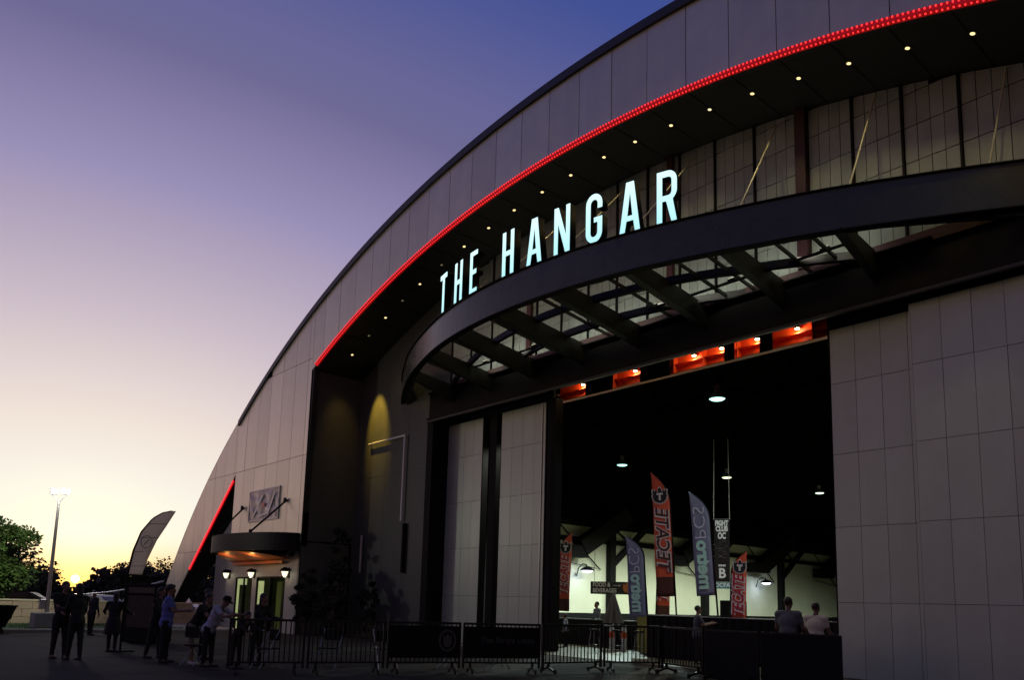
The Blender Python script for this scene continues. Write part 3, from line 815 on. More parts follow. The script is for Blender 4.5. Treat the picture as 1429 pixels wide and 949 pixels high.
for a_, b_, c_, d_, nm_ in ((-38.86,-38.62,0,2.42,'tall pale jamb with painted-in glow inside the left glass door'),(-38.6,-37.75,2.12,2.42,'pale lintel with painted-in glow inside the left glass door'),(-36.35,-35.75,.1,2.3,'tall pale strip with painted-in glow inside the right glass door')):
    tag(MB().box(a_,b_,YE+.055,YE+.075,c_,d_).build('painted_glow_trim', M_LOB), nm_, 'trim')
tag(MB().box(-35.75,-35.2,16.3,16.35,0,2.3,.01).build('open_door_leaf', mat('yellowgreen_door',(0.3,0.33,0.12),.5)), 'yellow-green door leaf seen through the right glass door', 'door')
tag(MB().box(-34.6,-34.25,16.2,16.5,0,1.35,.02).build('red_stand', mat('red_stand',(0.4,0.06,0.03),.5)), 'small red stand inside the right glass door', 'stand')
# small curved canopy
sc2 = empty('entrance_canopy', (-36,15.48,0)); tag(sc2, 'small half-oval dark canopy with orange underside over the glass doors', 'canopy')
def ell(a_, b_, n=36): return [(a_*math.cos(PI+PI*i/n), b_*math.sin(PI+PI*i/n)) for i in range(n+1)]
E0, E1 = ell(3.98,1.85), ell(3.9,1.77)
mb = MB(); rg = []
for (xa,ya),(xb,yb) in zip(E0,E1): rg.append([mb.bm.verts.new(p) for p in ((xa,ya,3.58),(xa,ya,4.36),(xb,yb,4.36),(xb,yb,3.58))])
for a, b_ in zip(rg, rg[1:]):
    for j in range(4): mb.bm.faces.new((a[j],a[(j+1)%4],b_[(j+1)%4],b_[j]))
mb.bm.faces.new(rg[0][::-1]); mb.bm.faces.new(rg[-1])
mb.build('fascia', mat('bronze_fascia',(0.006,0.0055,0.004),.6,0,noise=.1,spec=.25), sc2)
mb = MB(); mb.prism([(x,y,4.30) for x,y in E1],(0,0,.03)); mb.build('roof', M_BLACK, sc2)
E2 = ell(3.2,1.35)
mb = MB(); mb.prism([(x,y,3.62) for x,y in E1],(0,0,.03)); mb.build('upper_soffit', M_BLACK, sc2)
mb = MB(); mb.prism([(x*.8,y*.93,3.57+ (1.7+y)*(-.20)) for x,y in E1],(0,0,.02)); mb.build('soffit', mat('orange_soffit',(0.6,0.16,0.03),.5,noise=.1), sc2)
mb = MB(); rg = []
E1b, E2b = ell(3.89,1.76), ell(3.3,1.25)
for (xa,ya),(xb,yb) in zip(E1b,E2b): rg.append([mb.bm.verts.new(p) for p in ((xa,ya,3.60),(xb,yb,3.60),(xb,yb,3.61),(xa,ya,3.61))])
for a, b_ in zip(rg, rg[1:]):
    for j in range(4): mb.bm.faces.new((a[j],a[(j+1)%4],b_[(j+1)%4],b_[j]))
mb.build('lip', M_BLACK, sc2)
mb = MB()
mb.box(-3.1,2.6,-.10,-.02,3.08,3.20)
mb.build('soffit_rib', mat('orange_rib',(0.5,0.13,0.03),.5), sc2)
light('canopy_glow','POINT',(-37.3,14.3,3.2),7,(1,.4,.08),None,.05); light('canopy_glow','POINT',(-34.8,14.5,3.2),9,(1,.55,.15),None,.05)
for i, (xw, zw, xf) in enumerate(((-38.42,5.91,-38.6),(-33.57,5.92,-33.9))):
    y0 = 15.48 - 1.8*math.sqrt(max(.05,1-((xf+36)/3.98)**2)) + .08
    o = empty('canopy_stay', (xw,YF-.02,zw)); tag(o, ('left','right')[i]+' black stay rod holding the small entrance canopy', 'rod', 'stays of the small canopy')
    MB().tube((0,-.02,0),(xf-xw,y0-YF+.02,4.4-zw),.045,n=8).build('rod', M_BLACK, o)
    MB().lathe([(.13,.0),(.13,.05),(.06,.07),(.06,.12)],n=12,axis='y').build('wall_plate', M_BLACK, o).location = (0,-.12,0)
    MB().box(-.06,.06,-.06,.06,-.14,.08,.02).build('clevis', M_BLACK, o).location = (xf-xw,y0-YF+.02,4.42-zw)
# sconces
E_SC = emis('sconce_glass', (1,.9,.6), 1.6)
for i, x in enumerate((-39.8,-36.72,-33.05)):
    o = empty('wall_sconce', (x,YE,2.72)); tag(o, 'black wall lantern with cream glass beside the glass doors, '+('left','middle','right')[i]+' one of three', 'wall lamp', 'wall lanterns by the entrance')
    MB().lathe([(.20,-.02),(.22,.02),(.16,.10),(.05,.17)],n=12).build('hood', M_BLACK, o).location = (0,-.2,.0)
    MB().lathe([(.04,-.28),(.10,-.18),(.15,-.02),(.15,0)],n=12).build('glass', E_SC, o, True).location = (0,-.2,0)
    MB().box(-.09,.09,-.04,0,-.3,.15,.01).build('backplate', M_BLACK, o); MB().box(-.02,.02,-.2,-.03,.1,.14).build('arm', M_BLACK, o)
    light('lamp_light','POINT',(0,-.38,-.2),2.5,(1,.85,.5),o,.06)
tag(MB().lathe([(.0,-.16),(.13,-.1),(.16,0),(.13,.1),(.0,.16)],n=12).build('security_camera', M_BLACK), 'small black dome fitting on the corner right of the small canopy', 'fitting').location = (-32.2,15.2,3.45)
# framed banner
pst = empty('framed_banner', (-36,15.5,0)); tag(pst, 'crumpled plastic banner in a silver frame on the grey wall above the small canopy', 'banner')
x0,x1,z0,z1 = -1.72,1.68,5.14,6.68
f = MB(); f.box(x0,x1,-.07,-.01,z1-.07,z1); f.box(x0,x1,-.07,-.01,z0,z0+.09); f.box(x0,x0+.07,-.07,-.01,z0+.09,z1-.07); f.box(x1-.07,x1,-.07,-.01,z0+.09,z1-.07); f.build('frame', M_GALV, pst)
sh = MB(); nx, nz_ = 40, 26; vv = []
for j in range(nz_+1):
    row = []
    for i in range(nx+1):
        u, v = i/nx, j/nz_
        fold = math.sin((u-.5)*26*(1-.45*v)+v*1.5)*.022 + math.sin(u*9+v*14)*.012 + random.uniform(-.004,.004)
        row.append(sh.bm.verts.new((x0+.08+(x1-x0-.16)*u, -.055+fold*(0.4+.6*min(1,4*v*(1-v)+.2)), z0+.1+(z1-z0-.18)*v)))
    vv.append(row)
for j in range(nz_):
    for i in range(nx): sh.bm.faces.new((vv[j][i],vv[j][i+1],vv[j+1][i+1],vv[j+1][i]))
sh.build('sheet', mat('plastic_sheet',(0.12,0.12,0.135),.22,noise=.5,nscale=2.2,col2=(.34,.3,.32)), pst, True)
M_SILV = mat('silver_print',(0.5,0.48,0.48),.3)
l_ = MB()
l_.prism_y([(-1.15,5.35),(-.98,5.35),(-.05,6.3),(-.12,6.45)],-.10,-.095); l_.prism_y([(.5,5.45),(.68,5.4),(1.3,6.4),(1.2,6.45)],-.10,-.095)
l_.prism_y([(-.6,5.32),(.55,5.42),(.55,5.5),(-.6,5.4)],-.10,-.096)
l_.build('print', M_SILV, pst)
MB().box(-.12,.22,-.105,-.098,5.8,6.0).build('red_mark', mat('red_print',(0.4,0.06,0.05),.4), pst)

# ================================================================== TEXT HELPER
def text_mesh(s, size=1.0, depth=.004, bold=0.0, xs_=1.0, mirror=False, align='CENTER'):
    cu = bpy.data.curves.new('t','FONT'); cu.body = s; cu.size = size; cu.extrude = depth/2; cu.offset = bold; cu.align_x = align; cu.align_y = 'CENTER'; cu.resolution_u = 3
    o = bpy.data.objects.new('tmp',cu); COL.objects.link(o)
    me = bpy.data.meshes.new_from_object(o.evaluated_get(bpy.context.evaluated_depsgraph_get()))
    bpy.data.objects.remove(o); bpy.data.curves.remove(cu)
    me.transform(Matrix.Diagonal((-xs_ if mirror else xs_,1,1,1)))
    if mirror: me.flip_normals()
    return me

# ================================================================== FEATHER FLAGS
E_FL = {}
M_RED = mat('red_fabric',(0.75,0.12,0.045),.6,noise=.12); M_MAR = mat('maroon_fabric',(0.10,0.035,0.02),.7); M_BLUE = mat('slate_fabric',(0.22,0.26,0.37),.6,noise=.1)
M_MINT = mat('mint_print',(0.5,0.9,0.72),.5); M_GREYP = mat('grey_print',(0.75,0.8,0.85),.5); M_BLKP = mat('black_print',(0.008,0.012,0.01),.5); M_WHP = mat('white_print',(0.72,0.72,0.66),.5); M_REDP = mat('red_lettering',(0.5,0.02,0.03),.5)
M_GFLAG = mat('grey_flag',(0.30,0.29,0.27),.6,noise=.25,nscale=3)
_t = M_GFLAG.node_tree; _tr = _t.nodes.new('ShaderNodeBsdfTranslucent'); _tr.inputs[0].default_value = (.75,.73,.70,1); _mx = _t.nodes.new('ShaderNodeMixShader'); _mx.inputs[0].default_value = .75
_t.links.new(_t.nodes['Principled BSDF'].outputs[0], _mx.inputs[1]); _t.links.new(_tr.outputs[0], _mx.inputs[2]); _t.links.new(_mx.outputs[0], _t.nodes['Material Output'].inputs[0])
EAGLE = [(0,-.5),(.07,-.4),(.16,-.46),(.2,-.36),(.32,-.4),(.34,-.26),(.46,-.26),(.44,-.1),(.52,.0),(.46,.12),(.5,.4),(.38,.42),(.36,.3),(.28,.44),(.2,.3),(.13,.36),(.1,.5),(.02,.58),(-.08,.52),(-.12,.44),(-.1,.34),(-.18,.3),(-.28,.44),(-.36,.3),(-.38,.42),(-.5,.4),(-.46,.12),(-.52,0),(-.44,-.1),(-.46,-.26),(-.34,-.26),(-.32,-.4),(-.2,-.36),(-.16,-.46),(-.07,-.4)]
def feather(name, label, loc, rz, z0, h, wd, kind, pole_side, lean=0.0, group='feather flags'):
    """pole_side +1: pole on local +x with the tip reaching -x"""
    o = empty(name, loc, rz); tag(o, label, 'flag', group)
    o.rotation_euler = (0, lean, rz)
    s = pole_side; n_ = 26
    if kind == 'plain':
        LP = [(0,0),(.36,.09),(.65,.24),(.87,.5),(.98,.78),(1.01,1.07)]; RP = [(0,.36),(.24,.47),(.54,.66),(.77,.87),(1.01,1.08)]
        def itp(P_, t):
            for (a_,b_),(c_,d_) in zip(P_,P_[1:]):
                if t <= c_: return b_+(d_-b_)*(t-a_)/(c_-a_)
            return P_[-1][1]
        def edge(t): return -wd/2+itp(LP,t)
        def inner(t): return -wd/2+itp(RP,t)
    def edge_(t):   # pole-edge x at height fraction t
        c = max(0,(t-.72)/.28)
        return s*(wd/2 - wd*.95*c**2.2)
    def inner_(t): return -s*wd/2*(1-.06*t) if t < .985 else -s*wd/2
    if kind != 'plain': edge, inner = edge_, inner_
    cl = MB(); rows_ = []
    for i in range(n_+1):
        t = i/n_; z = z0 + h*t + 0
        xe, xi = edge(t), inner(t)
        row = []
        for j in range(5):
            u = j/4; x = xe+(xi-xe)*u; zz = z
            if i == 0: zz = z + (.08*h*.5)*(1-u)*0
            row.append(cl.bm.verts.new((x, .03*math.sin(t*9+u*2)*(u), zz)))
        rows_.append(row)
    for a, b_ in zip(rows_, rows_[1:]):
        for j in range(4): cl.bm.faces.new((a[j],a[j+1],b_[j+1],b_[j]))
    base_m = {'eagle':M_RED,'eagle_back':M_RED,'phone':M_BLUE,'plain':M_GFLAG}[kind]
    sheet = cl.build('cloth', base_m, o, True)
    md = sheet.modifiers.new('thickness','SOLIDIFY'); md.thickness = .006
    if kind != 'phone':
        sheet.data.materials.append(M_MAR)
        for p in sheet.data.polygons:
            if p.center.z < z0+h*.16 and kind != 'plain': p.material_index = 1
    if kind == 'plain':
        for t_ in (.12,.34,.56,.78):
            xa, xb = edge(t_), inner(t_)
            MB().bar((xa,-.012,z0+h*t_),(xb,-.012,z0+h*t_+.02),.006,.012).build('seam', M_BLACK, o)
        pm = MB(); t_ = .50; xm = (edge(t_)+inner(t_))/2
        for k_ in range(18):
            a_, b_ = 2*PI*k_/18, 2*PI*(k_+1)/18
            pm.bar((xm+.14*math.cos(a_),-.016,z0+h*t_+.17*math.sin(a_)),(xm+.14*math.cos(b_),-.016,z0+h*t_+.17*math.sin(b_)),.004,.025)
        pm.bar((xm-.06,-.016,z0+h*t_-.08),(xm+.07,-.016,z0+h*t_+.08),.004,.03)
        pm.build('faded_print', mat('faded_print',(.2,.2,.2),.6), o)
    pl = MB(); prev = Vector((s*wd/2,0,0))
    for i in range(n_+1):
        t = i/n_; p = Vector((edge(t),0,z0+h*t)); pl.tube(prev,p,.026*(1-.6*t)+.006,n=6); prev = p
    pl.build('pole', M_BLACK, o)
    bs = MB(); bs.box(-.35,.35,-.05,.05,0,.04); bs.box(-.05,.05,-.35,.35,.0,.04); q0 = bs.build('base', M_BLACK, o); q0.location = (s*wd/2,0,0)
    yy = -.045
    def put(me, m, x, z, rot, nm, y_=yy):
        me.materials.append(m); c = link(nm, me, o); c.rotation_euler = (PI/2, 0, 0)
        me.transform(Matrix.Rotation(rot,4,'Z')); c.location = (x,y_,z); return c
    mir = kind == 'eagle_back'
    if kind in ('eagle','eagle_back'):
        ez = z0+h*(.80 if not mir else .80); es = wd*.80
        ex_ = -s*wd*.06
        k = 1.13
        me = outline_mesh('emblem',[[(x*es*k,z*es*k*1.05) for x,z in EAGLE]],.003); me.transform(Matrix.Rotation(-PI/2,4,'X'))
        put(me, M_WHP, ex_, ez, 0, 'emblem_outline', yy+.004)
        me = outline_mesh('emblem',[[(x*es,z*es*1.05) for x,z in EAGLE]],.003); me.transform(Matrix.Rotation(-PI/2,4,'X'))
        put(me, M_BLKP, ex_, ez, 0, 'emblem')
        put(text_mesh('T', es*.62, .004, .02), M_WHP, ex_, ez-.02, 0, 'emblem_letter', yy-.006)
        L_ = h*.50; sz = wd*.98
        for mm, bo, y_, nm in ((M_WHP,.045,yy,'lettering_outline'),(M_REDP if not mir else M_MAR,.012,yy-.006,'lettering')):
            me = text_mesh('TECATE', sz, .004, bo, 1.0, mir)
            wid = max(v.co.x for v in me.vertices)-min(v.co.x for v in me.vertices)
            me.transform(Matrix.Diagonal((L_/wid*1.0,1,1,1))); me.transform(Matrix(((1,.22,0,0),(0,1,0,0),(0,0,1,0),(0,0,0,1))))
            put(me, mm, ex_*.5, z0+h*.20+L_/2, PI/2 if not mir else -PI/2, nm, y_)
    if kind == 'phone':
        sz = wd*.92
        me = text_mesh('metro', sz, .004, .025, 1.0, True); wid = max(v.co.x for v in me.vertices)-min(v.co.x for v in me.vertices); L_ = h*.46
        me.transform(Matrix.Diagonal((L_/wid,1,1,1)))
        put(me, M_MINT, 0, z0+h*.06+L_/2, -PI/2, 'lettering')
        # outlined PCS: thin strokes
        me = text_mesh('PCS', sz*.95, .004, -.012, 1.0, True); wid = max(v.co.x for v in me.vertices)-min(v.co.x for v in me.vertices); L2 = h*.30
        me.transform(Matrix.Diagonal((L2/wid,1,1,1)))
        put(me, M_GREYP, -s*wd*.10, z0+h*.54+L2/2, -PI/2, 'lettering')
    return o
AZ = math.radians(25)
feather('feather_flag','red feather flag with eagle, furthest left by the doorway edge',(-21.35,21.0,0),AZ,1.35,2.95,.52,'eagle',-1, .03)
feather('feather_flag','tall red feather flag with eagle, the largest in the doorway',(-16.5,21.2,0),AZ,1.95,4.2,.62,'eagle_back',1,-.05)
feather('feather_flag','slate blue feather flag with green lettering left of the tall red flag',(-17.45,20.9,0),AZ,1.25,2.75,.62,'phone',1,-.06)
feather('feather_flag','slate blue feather flag with green lettering right of the tall red flag',(-15.0,21.4,0),AZ,2.0,3.4,.62,'phone',1,-.07)
feather('feather_flag','red feather flag with eagle right of the hanging banner',(-13.8,21.0,0),AZ,.9,2.45,.46,'eagle',-1,.03)
feather('feather_flag','small red feather flag half hidden behind the tall red one',(-18.55,23.4,0),AZ,1.2,2.95,.50,'eagle',-1,.03)
feather('feather_flag','grey curved feather flag outdoors at the left against the sunset',(-23.15,6.35,0),math.radians(72),2.08,1.80,.20,'plain',-1,.0,None)

# hanging banner
hb = empty('hanging_banner', (-17.7,26.0,0)); hb.rotation_euler = (0,0,AZ); tag(hb, 'narrow black vertical banner with white lettering hanging from two cords', 'banner')
MB().box(-.29,.29,-.01,.01,2.62,5.02).build('cloth', M_BLKP, hb); MB().box(-.29,.29,-.012,.01,2.36,2.61).build('lower_band', mat('teal_print',(0.12,.4,.45),.5), hb)
MB().tube((-.33,0,5.04),(.33,0,5.04),.02,n=6).build('top_bar', M_GALV, hb)
for x in (-.3,.3): MB().tube((x,0,5.04),(x*.9,0,8.2),.014,n=6).build('cord', M_WHP, hb)
E_BT = mat('banner_white',(0.75,0.8,0.78),.5,emit=(.8,.9,.85),estr=.12)
def bt(s_, z, size, w_, nm='lettering'):
    me = text_mesh(s_, size, .003, .015); wid = max(v.co.x for v in me.vertices)-min(v.co.x for v in me.vertices)
    me.transform(Matrix.Diagonal((w_/wid,1,1,1))); me.materials.append(E_BT); c = link(nm, me, hb); c.rotation_euler = (PI/2,0,0); c.location = (0,-.016,z)
bt('FIGHT',4.87,.27,.50); bt('CLUB',4.65,.27,.46); bt('OC',4.38,.34,.30); bt('B',2.93,.52,.26)
me = text_mesh('SERIES',.1,.003,.004); me.materials.append(E_BT); c = link('lettering', me, hb); c.rotation_euler = (PI/2,0,0); c.location = (0,-.016,3.24)
me = text_mesh('OCFA',.22,.003,.006); me.materials.append(E_BT); c = link('lettering', me, hb); c.rotation_euler = (PI/2,0,0); c.location = (0,-.018,2.49)
pr = MB()
for i in range(26):
    x = random.uniform(-.2,.2); z = random.uniform(3.4,4.2); a = random.uniform(-.9,.9); l = random.uniform(.06,.2)
    pr.bar((x-l/2*math.cos(a),-.014,z-l/2*math.sin(a)),(x+l/2*math.cos(a),-.014,z+l/2*math.sin(a)),.004,.035,up=(0,1,0))
pr.build('picture_print', mat('grey_pic',(.35,.38,.38),.5), hb)

# food sign
fs = empty('direction_sign', (-22.45,25,0)); fs.scale = (.74,1,.9); fs.location.z = .22; fs.rotation_euler = (0,0,math.radians(28)); tag(fs, 'black sign reading FOOD & BEVERAGES with an arrow, hanging below the roof trusses', 'sign')
MB().box(-1.22,1.22,-.04,.04,2.06,2.64,.01).build('board', M_BLKP, fs)
M_SG = mat('sign_text',(0.6,0.6,0.5),.5)
for s_, x, z in (('FOOD &',-1.08,2.49),('BEVERAGES',-1.08,2.22)):
    me = text_mesh(s_,.27,.003,.004,align='LEFT'); me.materials.append(M_SG); c = link('lettering',me,fs); c.rotation_euler = (PI/2,0,0); c.location = (x,-.045,z)
ar = MB(); ar.box(.12,.5,-.046,-.042,2.455,2.475); ar.prism_y([(.42,2.41),(.44,2.41),(.54,2.465),(.44,2.52),(.42,2.52),(.5,2.465)],-.046,-.042); ar.build('arrow', M_SG, fs)
me = outline_mesh('crest',[[(x*.46,z*.46) for x,z in EAGLE]],.003); me.materials.append(mat('crest_orange',(.4,.13,.03),.5)); c = link('crest',me,fs); c.location = (.9,-.046,2.35)
MB().tube((-1.0,0,2.64),(-1.0,0,4.6),.012,n=6).build('hanger', M_BLACK, fs); MB().tube((1.0,0,2.64),(1.0,0,4.6),.012,n=6).build('hanger', M_BLACK, fs)

# ================================================================== INTERIOR LIGHTS
def pendant(loc, label, col, power, group='pendant lamps in the hangar'):
    o = empty('pendant_lamp', loc); tag(o, label, 'lamp', group)
    MB().lathe([(.28,-.02),(.27,.02),(.17,.16),(.10,.24)],n=16).build('shade', mat('pendant_shade',(0.2,0.28,0.26),.4), o, True)
    MB().lathe([(.10,.24),(.11,.42),(.07,.48)],n=12).build('ballast', M_GALV, o); MB().lathe([(.13,.17),(.10,.235)],n=12).build('glowing_neck', emis('neck_%s' % str(col), col, .55), o)
    MB().tube((0,0,.48),(0,0,1.5),.015,n=6).build('stem', M_BLACK, o)
    MB().lathe([(.26,-.025),(.20,-.06),(.05,-.07)],n=16).build('lens', emis('lens_%s' % str(col), col, 2.4), o)
    light('lamp_light','SPOT',(0,0,-.1),power*5,tuple(.6+.4*c_ for c_ in col),o,.2,target=(0,0,-5),spot=165,blend=.3)
    return o
pendant((-15.1,22,8.6),'hanging lamp with cyan-green glow, highest in the doorway',(.45,1,.85),40)
pendant((-26.3,30,8.72),'hanging lamp with cyan glow at the left of the doorway',(.4,1,.8),1000)
pendant((-25.5,38,9.0),'hanging lamp with yellowish glow above the narrow banner',(.9,1,.6),2100)
pendant((-24.2,46,8.9),'hanging lamp partly hidden behind the right sliding door',(.7,1,.65),1900)
pendant((-8.0,19.9,8.3),'added fill lamp just inside, unseen behind the right sliding door',(1,1,.8),190)  # added unseen lamp, lights the camera side of the flags
pendant((-22.6,20.6,8.0),'added fill lamp just inside, unseen behind the left sliding doors',(1,1,.8),110)  # second added lamp out of view, more fill on the flags
pendant((-24.0,56,8.9),'added fill lamp deeper in the hangar, unseen behind the right doors',(.8,1,.6),1900)  # added out of sight to brighten the white side wall
for i, (y, z) in enumerate(((40.8,4.15),(64.0,4.15))):
    o = empty('gooseneck_lamp', (-40.0,y,z)); tag(o, ('left','right')[i]+' gooseneck lamp with bluish light on the white side wall', 'wall lamp', 'gooseneck lamps on the white wall')
    p = [(0,0,-.5),(.2,0,.1),(.6,0,.35),(.95,0,.3),(1.05,0,.15)]; mb = MB()
    for a, b_ in zip(p,p[1:]): mb.tube(a,b_,.04,n=6)
    mb.build('arm', M_BLACK, o); MB().lathe([(.5,-.12),(.45,0),(.15,.16),(.05,.2)],(1.05,0,0),n=14).build('shade', M_BLACK, o)
    MB().lathe([(.40,-.13),(.25,-.24),(.05,-.28)],(1.05,0,0),n=12).build('lens', emis('bluish_lens',(.62,.68,1),9), o)
    light('lamp_light','POINT',(1.05,0,-.5),35,(.6,.68,1),o,.15)

# counter with black drape
ct = empty('draped_counter', (-14.2,20.0,0)); tag(ct, 'long black draped counter with a pale top edge inside the doorway', 'counter')
dr_ = MB(); nn = 120
for i in range(nn):
    xa = -2.25+7.2*i/nn; xb = xa+7.2/nn; ya = .03*math.sin(i*1.3); yb = .03*math.sin((i+1)*1.3)
    dr_.quad((xa,ya,0.01),(xb,yb,0.01),(xb,yb*.4,1.30),(xa,ya*.4,1.30))
dr_.build('drape', M_BLACK, ct, True); MB().box(-2.28,5.0,.0,.8,1.30,1.345,.01).build('top', M_BLACK, ct); MB().box(-2.25,4.95,.05,.75,.02,1.29).build('carcass', M_BLACK, ct)
MB().box(-2.28,5.0,-.012,-.002,1.325,1.343).build('edge_trim', mat('pale_trim',(.35,.37,.34),.4), ct)
# low boxes left of it
lb = empty('low_partition', (-20.5,23.2,0)); tag(lb, 'low dark partition behind the barricades at the left of the doorway', 'partition')
MB().box(-3.5,2.6,0,.12,.01,1.02).build('panel', M_BLACK, lb); MB().box(-3.5,2.6,-.02,.14,1.021,1.06).build('cap', M_GALV, lb)
tag(MB().box(-18.7,-17.9,22.2,22.8,0,1.28,.02).build('yellow_crate', mat('yellow_crate',(.3,.28,.06),.6)),'small olive-yellow box at the foot of the left blue flag','box')
tag(MB().box(-17.7,-16.9,24.5,25.0,1.2,2.1,.02).build('dark_monitor', M_BLACK),'dark panel standing behind the counter beside the tall red flag','panel').location = (.9,0,-.2)
tag(MB().box(-10.4,-9.6,20.2,20.5,1.345,1.46,.01).build('cash_drawer', M_BLACK),'flat black case on the counter top at the right','case')
# closed patio umbrella
um = empty('closed_umbrella', (-20.2,22.6,0)); tag(um, 'closed grey patio umbrella under the food sign', 'umbrella')
cl = MB(); prof = [(.02,2.08),(.06,2.0),(.14,1.7),(.24,1.3),(.32,.95)]; rings = []
for r_, z in prof: rings.append([cl.bm.verts.new((r_*(1+.28*(i%2))*math.cos(2*PI*i/20), r_*(1+.28*(i%2))*math.sin(2*PI*i/20), z)) for i in range(20)])
for a, b_ in zip(rings, rings[1:]):
    for i in range(20): cl.bm.faces.new((a[i],a[(i+1)%20],b_[(i+1)%20],b_[i]))
cl.build('canopy_cloth', mat('umbrella_cloth',(.12,.11,.1),.8), um); MB().tube((0,0,0),(0,0,2.14),.025,n=8).build('pole', M_GALV, um); MB().lathe([(.3,0),(.3,.06),(.05,.1)],n=16).build('base', M_BLACK, um)
# bar stools seen through the barricade
for i, (x, y) in enumerate(((-19.0,20.3),(-18.3,20.7),(-17.6,21.0),(-17.0,21.4))):
    o = empty('bar_stool', (x,y,0), .5*i); tag(o, 'dark bar stool behind the barricade, %s from the left' % ORD[i], 'stool', 'bar stools behind the barricades')
    MB().lathe([(.17,.72),(.19,.75),(.17,.78)],n=16).build('seat', M_BLACK, o)
    for k in range(4):
        a = PI/4+k*PI/2; MB().tube((.12*math.cos(a),.12*math.sin(a),.72),(.22*math.cos(a),.22*math.sin(a),0),.012,n=6).build('leg', M_GALV, o)
    rg = MB()
    for k in range(16): rg.tube((.18*math.cos(k*PI/8),.18*math.sin(k*PI/8),.25),(.18*math.cos((k+1)*PI/8),.18*math.sin((k+1)*PI/8),.25),.008,n=5)
    rg.build('foot_ring', M_GALV, o)
for i, (x,y) in enumerate(((-19.45,21.7),(-19.05,21.9))):
    o = empty('traffic_bollard', (x,y,0)); tag(o, ('left','right')[i]+' white post with an orange band behind the barricades', 'bollard', 'white and orange posts')
    MB().tube((0,0,0),(0,0,.45),.09,n=10).build('lower_tube', M_WHITEP, o); MB().tube((0,0,.45),(0,0,.68),.09,n=10).build('band', mat('orange_band',(.8,.12,.03),.5), o); MB().tube((0,0,.68),(0,0,.9),.09,.07,n=10).build('upper_tube', M_WHITEP, o)

# ================================================================== BARRICADES
def make_barricade(L_):
    o = empty('barricade')
    fr = MB(); r_ = .022
    fr.bar((-L_/2,0,1.1),(L_/2,0,1.1),.05,.05); fr.bar((-L_/2,0,.24),(L_/2,0,.24),.04,.04)
    fr.bar((-L_/2+.02,0,.12),(-L_/2+.02,0,1.1),.05,.05,up=(1,0,0)); fr.bar((L_/2-.02,0,.12),(L_/2-.02,0,1.1),.05,.05,up=(1,0,0))
    fr.build('frame', M_BARR, o)
    nb_ = int(L_/.10); me = None
    for i in range(1, nb_):
        x = -L_/2 + L_*i/nb_
        if me is None:
            me = MB().tube((0,0,.26),(0,0,1.075),.014,n=6).mesh('bar'); me.materials.append(M_BARR)
        c = link('bar', me, o); c.location = (x,0,0)
    for s in (-1,1):
        ft = MB(); x = s*(L_/2-.18)
        ft.bar((x,0,.14),(x,-.26,.05),.04,.04); ft.bar((x,0,.14),(x,.26,.05),.04,.04); ft.bar((x,0,.1),(x,0,.26),.05,.05,up=(1,0,0))
        f_ = ft.build('foot', M_BARR, o)
        for sy in (-1,1): MB().lathe([(.05,-.015),(.055,0),(.05,.015)],(x,sy*.27,.055),n=12,axis='x').build('wheel', M_TYRE, f_)
    return o
M_BARR = mat('barricade_metal',(0.008,0.008,0.008),.45,.2,spec=.3)
nodes = [(-16.1,6.35),(-15.5,7.8),(-14.95,9.4),(-14.35,11.0),(-13.55,12.7),(-13.3,14.5),(-12.5,15.75),(-10.95,15.35),(-9.5,15.3),(-7.85,15.7)]
for i, (a, b_) in enumerate(zip(nodes, nodes[1:])):
    va, vb = Vector((*a,0)), Vector((*b_,0)); d = vb-va
    o = make_barricade(d.length-.06)
    o.location = (va+vb)/2; o.rotation_euler = (0,0,math.atan2(d.y,d.x))
    tag(o, 'black steel crowd barricade, %s in the line counting from the left' % ORD[i], 'barricade', 'crowd barricades')
    if i in (7, 8):
        Lb = d.length-.1; c = MB().box(-Lb/2,Lb/2,-.032,-.026,.03,1.08).build('cover_cloth', M_BLACK, o)
    if i in (2, 3):
        Lb = d.length-.12
        c = MB().box(-Lb/2,Lb/2,-.036,-.030,.34,1.04).build('cover_cloth', M_BLACK, o)
        if i == 3:
            me = text_mesh('One Stripe Lions' if False else 'The Stripe Lions', .19,.002); me.materials.append(mat('faint_print',(.05,.05,.046),.5)); t_ = link('lettering',me,o); t_.rotation_euler = (PI/2,0,0); t_.location = (.12,-.038,.74)
        else:
            me = outline_mesh('emblem',[[(.20*math.cos(2*PI*k/24),.24*math.sin(2*PI*k/24)) for k in range(24)],[(.16*math.cos(2*PI*k/24),.20*math.sin(2*PI*k/24)) for k in range(24)]],.002)
            me.materials.append(mat('faint_print',(.05,.05,.046),.5)); t_ = link('emblem',me,o); t_.location = (Lb/2-.28,-.038,.72)
            me = outline_mesh('emblem',[[(x*.2,z*.3) for x,z in EAGLE]],.002); me.materials.append(mat('faint_print',(.05,.05,.046),.5)); t_ = link('emblem',me,o); t_.location = (Lb/2-.28,-.038,.70)

# folding chairs behind the first barricades
def make_chair(loc, rz, label):
    o = empty('folding_chair', loc, rz); tag(o, label, 'chair', 'chairs behind the left barricades')
    MB().box(-.22,.22,-.2,.2,.43,.46,.01).build('seat', M_BLACK, o); MB().box(-.22,.22,.17,.2,.62,.86,.01).build('backrest', M_BLACK, o)
    for s in (-1,1):
        MB().tube((s*.23,-.24,0),(s*.23,.2,.88),.012,n=6).build('leg', M_GALV, o); MB().tube((s*.21,.28,0),(s*.21,-.12,.44),.012,n=6).build('leg', M_GALV, o)
    return o
for i, (x,y) in enumerate(((-17.0,7.6),(-16.7,9.0),(-16.1,10.1),(-15.5,11.6),(-15.0,12.6),(-18.4,6.6))):
    make_chair((x,y,0), .7*i, 'dark folding chair with metal legs behind the barricades, %s of six' % ORD[i])

